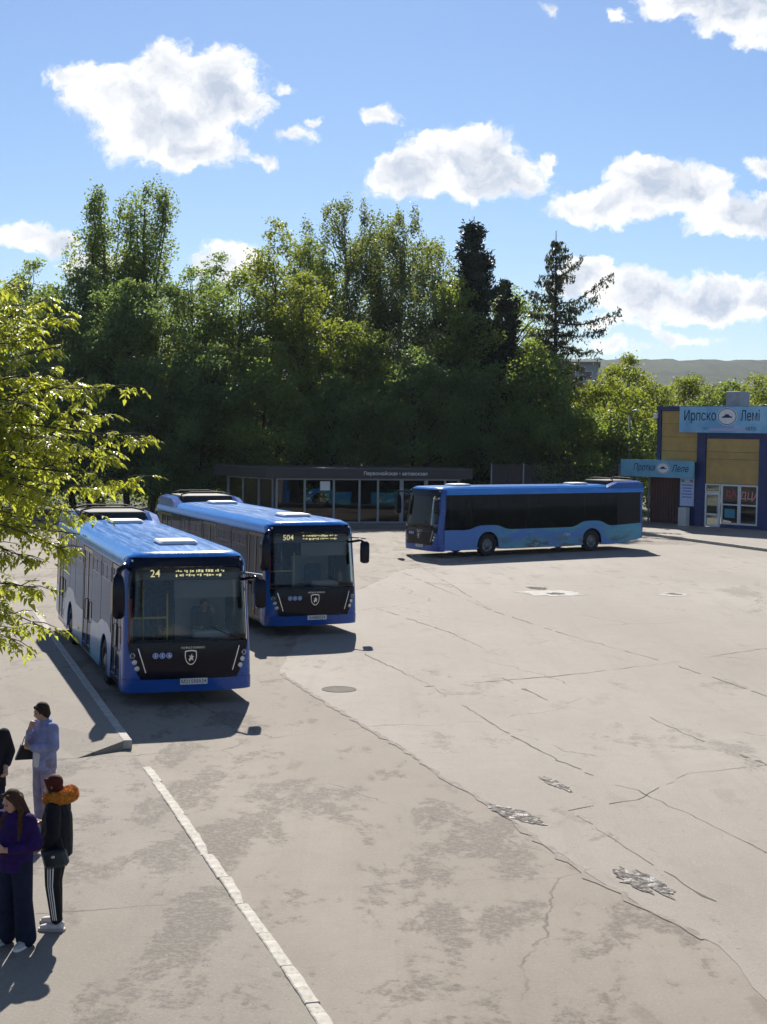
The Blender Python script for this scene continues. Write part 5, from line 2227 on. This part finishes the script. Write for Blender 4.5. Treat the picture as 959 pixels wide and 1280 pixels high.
for i in range(22):
    a = math.pi*2*i/22
    bx = .135*math.cos(a)
    by = .035+.120*math.sin(a)
    zz_ = 1.405+.055*(math.sin(a)*.5+.5)
    rr = .046+.026*(math.sin(a)*.5+.5)+random.uniform(-.006, .008)
    hd.ell((bx, by, zz_), (rr, rr, rr*.95), None, 8)
for i in range(60):
    a = random.uniform(0, 6.28)
    q = random.uniform(.9, 1.25)
    hd.ell((.145*math.cos(a)*q, .04+.135*math.sin(a)*q, 1.41+.055*(math.sin(a)*.5+.5)+random.uniform(-.05, .06)), (.016, .016, .016), None, 6)
fh = hd.fuse('fur_hood', M_fur, P3, .011, 1)
fc = np.array([tuple(v.co+v.normal*.008) for v in fh.data.vertices])
fa_ = np.array([tuple(v.normal) for v in fh.data.vertices])
o = add('fur', leaves('fur', fc, .030, M_fur, .1, .25, fa_), fh)
o['kind'] = 'stuff'
hr = Blob()
M_hr1 = mat('hair_auburn', (.075, .016, .008), .72, spec=.18, var=.3, vscale=25, bump=.6, bscale=60)
q3 = hm.to_3x3()
hr.ell(hm @ V3((0, .028, .040)), (.084, .092, .088), q3)
hr.ell(hm @ V3((0, .055, -.03)), (.074, .062, .085), q3)
for sg in (-1, 1):
    hr.limb([hm @ V3((sg*.062, -.045, .075)), hm @ V3((sg*.078, -.012, .01)), hm @ V3((sg*.070, .03, -.09))], [.022, .024, .024])
hr.fuse('hair', M_hr1, P3, .008, 2)
M_trk = cloth('black_track_cloth', (.010, .010, .013), None, .75)
LG = [[(.085, .0, .88), (.095, -.015, .50), (.095, .03, .13)], [(-.085, 0, .88), (-.10, -.055, .50), (-.10, -.035, .13)]]
trs = dress(P3, .9, LG, [.112, .082, .066], M_trk)
for lgx, sg in ((LG[0], 1), (LG[1], -1)):        # three stripes down the outer seam
    for k in (-1, 0, 1):
        st = MB()
        pts = []
        for f in lin(0, 1, 14):
            if f < .5:
                a, b2, ra, rb2 = V3(lgx[0]), V3(lgx[1]), .112, .082
                g_ = f*2
            else:
                a, b2, ra, rb2 = V3(lgx[1]), V3(lgx[2]), .082, .066
                g_ = f*2-1
            c_ = a.lerp(b2, g_)
            rr = ra+(rb2-ra)*g_-.002
            an = k*.30
            pts.append((c_, rr, an))
        for (c0, r0, an), (c1, r1, an1) in zip(pts[:-1], pts[1:]):
            def pt(c_, r_, an_, da):
                return (c_.x+sg*math.cos(an_+da)*r_, c_.y+math.sin(an_+da)*r_, c_.z)
            st.poly([pt(c0, r0+.003, an, -.075), pt(c0, r0+.003, an, .075), pt(c1, r1+.003, an, .075), pt(c1, r1+.003, an, -.075)])
            st.poly([pt(c0, r0-.006, an, -.075), pt(c1, r1-.006, an, -.075), pt(c1, r1-.006, an, .075), pt(c0, r0-.006, an, .075)])
        st.build('stripe', M_white, trs)
M_shoe = mat('white_shoe', (.60, .57, .54), .6, var=.1, vscale=12)
M_sole = mat('pale_sole', (.45, .40, .36), .7)
shoe('shoe', (.097, .02, 0), R(4), M_shoe, M_sole, P3)
shoe('shoe', (-.10, -.05, 0), R(-14), M_shoe, M_sole, P3)
# her handbag
hb = MB().rbox((0, 0, .10), (.27, .10, .19), .03)
hbo = hb.build('handbag', mat('dark_teal_leather', (.008, .022, .032), .4, var=.2, vscale=6))
pw = Matrix.Translation((p.x, p.y, 0)) @ Matrix.Rotation(R(-96), 4, 'Z')
hbo.matrix_world = pw @ Matrix.Translation((.27, .10, .74)) @ Matrix.Rotation(R(88), 4, 'Z') @ Matrix.Rotation(R(-14), 4, 'Y')
tag(hbo, 'dark teal handbag hanging at the hip of the black-jacketed person', 'handbag')
MB().tube([(-.11, 0, .18), (-.10, .02, .30), (0, .06, .42), (.10, .02, .30), (.11, 0, .18)], .008, 6).build('strap', M_blackdull, hbo)
MB().box((0, -.052, .13), (.04, .012, .025)).build('clasp', M_chrome, hbo)

# ---- girl in a purple hoodie looking at her phone
p = at(19, 1181)
P2 = person((p.x, p.y, .006), R(-24), 1.62, 'long-haired person in a purple hoodie and wide dark jeans looking at a phone')
b_ = base_body(P2, None, None, None)
hm = head(b_, (0, -.055, 1.53), R(-18), R(24))
b_.limb([(.16, 0, 1.32), (.23, .02, 1.08), (.06, -.21, 1.06)], [.055, .045, .032])
b_.limb([(-.16, 0, 1.32), (-.23, .02, 1.08), (-.08, -.22, 1.05)], [.055, .045, .032])
hand(b_, (.06, -.215, 1.06), (-.85, -.5, .12), (0, .2, 1), .7, 1, -1)
hand(b_, (-.08, -.225, 1.05), (.8, -.5, .15), (0, .2, 1), .6, 1, 1)
for lg_ in [[(.090, .0, .88), (.115, -.015, .48), (.125, .02, .09)], [(-.090, 0, .88), (-.115, -.02, .48), (-.125, .0, .09)]]:
    b_.limb(lg_, [.085, .055, .04])
b_.fuse('body', M_skinP, P2, .0075, 2)
face_details(hm, P2, None)
M_pur = cloth('purple_hoodie_cloth', (.022, .008, .075), None, .9)
jk = Blob()
jk.limb([(0, .0, .80), (0, .0, 1.0), (0, .005, 1.2), (0, .01, 1.37)], [(.190, .150), (.205, .165), (.19, .145), (.11, .095)], cap=.12)
jk.limb([(.17, .01, 1.33), (.25, .03, 1.09), (.09, -.18, 1.06)], [.082, .076, .052])
jk.limb([(-.17, .01, 1.33), (-.25, .03, 1.09), (-.11, -.19, 1.05)], [.082, .076, .052])
jk.limb([(0, .085, 1.40), (0, .12, 1.30)], [(.10, .05), (.085, .045)])
jk.fuse('hoodie', M_pur, P2, .012, 4)
hr = Blob()
M_hr2 = mat('hair_brown', (.055, .026, .014), .72, spec=.18, var=.35, vscale=25, bump=.6, bscale=60)
q3 = hm.to_3x3()
hr.ell(hm @ V3((0, .026, .038)), (.084, .092, .090), q3)
for sg in (-1, 1):
    hr.limb([hm @ V3((sg*.045, -.045, .088)), hm @ V3((sg*.080, -.015, .02)), hm @ V3((sg*.092, .01, -.10)), V3((sg*.115, -.06, 1.30)), V3((sg*.12, -.10, 1.14))], [.025, .028, .032, .036, .018])
    hr.limb([hm @ V3((sg*.05, .06, 0)), V3((sg*.09, .10, 1.32)), V3((sg*.09, .11, 1.15))], [.05, .05, .03])
hr.limb([hm @ V3((0, .09, 0)), V3((0, .13, 1.32)), V3((0, .14, 1.13))], [.055, .055, .035])
hr.fuse('hair', M_hr2, P2, .008, 2)
M_jean = cloth('dark_jeans_cloth', (.012, .017, .040), None, .9)
LG = [[(.090, .0, .88), (.115, -.015, .48), (.125, .02, .09)], [(-.090, 0, .88), (-.115, -.02, .48), (-.125, .0, .09)]]
dress(P2, .9, LG, [.115, .100, .112], M_jean)
M_shoe2 = mat('grey_white_shoe', (.40, .39, .37), .6, var=.3, vscale=14)
shoe('shoe', (.128, -.01, 0), R(6), M_shoe2, M_white, P2)
shoe('shoe', (-.128, -.03, 0), R(-10), M_shoe2, M_white, P2)
ph = MB().rbox((0, 0, 0), (.075, .15, .009), .003).build('phone', mat('phone_white', (.62, .60, .60), .3))
ph.matrix_world = Matrix.Translation((p.x, p.y, 0)) @ Matrix.Rotation(R(-24), 4, 'Z') @ Matrix.Translation((-.02, -.31, 1.075)) @ Matrix.Rotation(R(38), 4, 'X')
tag(ph, 'pale phone held by the person in the purple hoodie', 'phone')

# ---- woman in a pale denim jacket, arms folded, a hand at her chin
p = at(56, 880, 1.63)
P1 = person((p.x, p.y, .006), R(-42), 1.63, 'short-haired person in a pale denim jacket with folded arms')
b_ = base_body(P1, None, None, None)
hm = head(b_, (-.01, -.05, 1.535), R(-14), R(14))
b_.limb([(.16, 0, 1.32), (.22, -.03, 1.07), (-.04, -.20, 1.06)], [.055, .045, .032])
b_.limb([(-.16, 0, 1.32), (-.21, -.08, 1.08), (-.05, -.20, 1.32)], [.055, .045, .032])
hand(b_, (-.04, -.205, 1.06), (-1, -.05, .05), (0, 1, .1), .5, 1, 1)
hand(b_, (-.05, -.20, 1.32), (.25, .25, .9), (.3, 1, 0), .9, 1, 1)
for lg_ in [[(.085, .0, .88), (.095, -.015, .48), (.10, .03, .10)], [(-.085, 0, .88), (-.10, -.02, .48), (-.105, .0, .10)]]:
    b_.limb(lg_, [.085, .055, .04])
b_.fuse('body', M_skinP, P1, .0075, 2)
face_details(hm, P1, None)
M_den = cloth('pale_denim', (.26, .28, .46), None, .9, 7, .7)
jk = Blob()
jk.limb([(0, .0, .76), (0, .0, .98), (0, .005, 1.2), (0, .01, 1.36)], [(.195, .15), (.185, .145), (.19, .14), (.12, .09)], cap=.12)
jk.limb([(.17, .01, 1.33), (.24, -.02, 1.09), (.0, -.18, 1.06)], [.082, .074, .055])
jk.limb([(-.17, .01, 1.33), (-.24, -.07, 1.09), (-.07, -.19, 1.27)], [.082, .074, .052])
for sg in (-1, 1):
    jk.limb([(sg*.03, .075, 1.42), (sg*.085, .03, 1.41), (sg*.075, -.07, 1.33)], [.024, .024, .026])
jk.fuse('denim_jacket', M_den, P1, .012, 4)
Blob().limb([(0, -.025, .80), (0, -.03, .96)], [(.11, .138), (.11, .138)], cap=.15).fuse('shirt', mat('white_shirt', (.62, .60, .60), .9), P1, .012, 3)
hr = Blob()
M_hr3 = mat('hair_dark', (.030, .017, .012), .72, spec=.18, var=.3, vscale=25, bump=.6, bscale=60)
q3 = hm.to_3x3()
hr.ell(hm @ V3((0, .026, .042)), (.086, .096, .090), q3)
hr.ell(hm @ V3((0, .055, -.035)), (.080, .060, .085), q3)
for i in range(26):
    a = random.uniform(-2.6, 2.6)+math.pi/2
    r0 = .083
    hr.limb([hm @ V3((r0*.9*math.cos(a), .026+r0*1.05*math.sin(a), .05)), hm @ V3((r0*math.cos(a), .026+r0*1.1*math.sin(a), random.uniform(-.03, .02)-.05*max(0, math.sin(a))))], [.014, .008], n=6)
for sg in (-1, 1):
    hr.limb([hm @ V3((sg*.032, -.056, .072)), hm @ V3((sg*.072, -.03, .03)), hm @ V3((sg*.076, .02, -.05))], [.024, .024, .020])
hr.fuse('hair', M_hr3, P1, .008, 2)
M_lil = cloth('lilac_trousers', (.27, .24, .32), None, .9)
LG = [[(.085, .0, .88), (.095, -.015, .48), (.10, .03, .10)], [(-.085, 0, .88), (-.10, -.02, .48), (-.105, .0, .10)]]
dress(P1, .9, LG, [.112, .088, .078], M_lil)
shoe('shoe', (.10, .01, 0), R(6), M_shoe, M_sole, P1)
shoe('shoe', (-.105, -.02, 0), R(-8), M_shoe, M_sole, P1)
pw = Matrix.Translation((p.x, p.y, 0)) @ Matrix.Rotation(R(-42), 4, 'Z')
sb = MB()
sb.loft([[(x*.5, y, .20) for x, y in ((-.16, -.05), (.16, -.05), (.16, .05), (-.16, .05))], [(x, y, 0) for x, y in ((-.16, -.055), (.16, -.055), (.16, .055), (-.16, .055))]])
sbo = sb.build('shoulder_bag', M_blackdull)
sbo.matrix_world = pw @ Matrix.Translation((-.26, -.10, .86)) @ Matrix.Rotation(R(60), 4, 'Z')
tag(sbo, 'small black shoulder bag at the side of the denim-jacketed person', 'bag')
MB().tube([(-.07, 0, .19), (-.03, .02, .30), (.05, .05, .30), (.07, .02, .19)], .007, 6).build('strap', M_blackdull, sbo)

# ---- person at the picture edge, dark coat
P4 = person((-5.06, 19.0, .006), R(20), 1.66, 'person in a dark coat cut off by the picture edge')
b_ = base_body(P4, None, None, None)
hm = head(b_, (0, -.04, 1.54), R(-10), R(6))
b_.limb([(.16, 0, 1.32), (.22, .03, 1.08), (.18, -.12, .92)], [.055, .045, .032])
b_.limb([(-.16, 0, 1.32), (-.22, .03, 1.08), (-.18, -.12, .92)], [.055, .045, .032])
hand(b_, (.18, -.13, .915), (-.1, -.6, -.6), (-1, 0, 0), .6, 1, 1)
hand(b_, (-.18, -.13, .915), (.1, -.6, -.6), (1, 0, 0), .6, 1, -1)
for lg_ in [[(.085, .0, .88), (.095, -.015, .48), (.10, .03, .10)], [(-.085, 0, .88), (-.10, -.02, .48), (-.105, .0, .10)]]:
    b_.limb(lg_, [.085, .055, .04])
b_.fuse('body', M_skinP, P4, .0075, 2)
face_details(hm, P4, None)
jk = Blob()
jk.limb([(0, .0, .66), (0, .0, .98), (0, .005, 1.2), (0, .01, 1.36)], [(.20, .16), (.19, .15), (.19, .145), (.12, .09)], cap=.12)
jk.limb([(.17, .01, 1.33), (.245, .04, 1.10), (.20, -.08, .97)], [.082, .074, .055])
jk.limb([(-.17, .01, 1.33), (-.245, .04, 1.10), (-.20, -.08, .97)], [.082, .074, .055])
jk.fuse('coat', cloth('dark_coat_cloth', (.014, .013, .018), None, .85), P4, .012, 4)
hr = Blob()
q3 = hm.to_3x3()
hr.ell(hm @ V3((0, .026, .040)), (.085, .094, .090), q3)
hr.ell(hm @ V3((0, .06, -.05)), (.078, .055, .09), q3)
hr.fuse('hair', M_hr3, P4, .008, 2)
LG = [[(.085, .0, .88), (.095, -.015, .48), (.10, .03, .10)], [(-.085, 0, .88), (-.10, -.02, .48), (-.105, .0, .10)]]
dress(P4, .9, LG, [.110, .086, .074], M_jean)
shoe('shoe', (.10, .01, 0), R(6), M_shoe2, M_sole, P4)
shoe('shoe', (-.105, -.02, 0), R(-8), M_shoe2, M_sole, P4)

# ---- driver seated in the kerbside bus
bw = Matrix.Translation(BUSES[0][2]) @ Matrix.Rotation(BUSES[0][3], 4, 'Z')
dp_ = bw @ Vector((-1.58, .62, .36))
DRV = empty('person', dp_, BUSES[0][3]+R(90))
tag(DRV, 'driver in a dark shirt seated at the wheel of the kerbside bus', 'person')
b_ = Blob()
b_.limb([(0, .06, .70), (0, .08, .9), (0, .09, 1.12)], [(.15, .11), (.13, .10), (.16, .10)])
b_.limb([(0, .08, 1.15), (0, .06, 1.3)], [.06, .052])
hm = head(b_, (0, .03, 1.38), R(8), R(8))
for sg in (-1, 1):
    b_.limb([(sg*.17, .08, 1.14), (sg*.23, -.10, .92), (sg*.17, -.42, .98)], [.055, .045, .032])
    hand(b_, (sg*.17, -.42, .98), (0, -.8, .3), (0, 0, -1), .9, 1, sg)
    b_.limb([(sg*.09, .02, .66), (sg*.12, -.38, .64), (sg*.12, -.45, .12), (sg*.12, -.58, .06)], [.09, .065, .045, .035])
b_.fuse('body', M_skinP, DRV, .009, 2)
jk = Blob()
jk.limb([(0, .06, .68), (0, .08, .9), (0, .09, 1.16)], [(.17, .13), (.16, .12), (.17, .11)])
for sg in (-1, 1):
    jk.limb([(sg*.17, .08, 1.15), (sg*.235, -.09, .93)], [.075, .062])
jk.fuse('shirt', cloth('dark_shirt', (.05, .05, .07), None), DRV, .014, 4)
tz = Blob()
for sg in (-1, 1):
    tz.limb([(sg*.09, .04, .66), (sg*.12, -.38, .64), (sg*.12, -.45, .16)], [.105, .085, .065])
tz.fuse('trousers', M_jean, DRV, .014, 4)
hr = Blob()
hr.ell(hm @ V3((0, .026, .042)), (.082, .092, .086), hm.to_3x3())
hr.fuse('hair', M_hr3, DRV, .009, 2)

# =================================================================== AIR
hz = MB().box((150, 830, 52), (3260, 1820, 106)).build('haze')
hm_ = bpy.data.materials.new('haze_air')
hm_.use_nodes = True
t = NT(hm_.node_tree)
t.n.remove(t.n['Principled BSDF'])
pv = t.new('ShaderNodeVolumePrincipled')
pv.inputs['Color'].default_value = (.80, .88, 1.0, 1)
pv.inputs['Density'].default_value = .00008
pv.inputs['Anisotropy'].default_value = .3
t.l.new(pv.outputs[0], t.n['Material Output'].inputs['Volume'])
hz.data.materials.append(hm_)
hz['kind'] = 'stuff'
hz['label'] = 'thin pale haze over the yard, the wood and the hills'
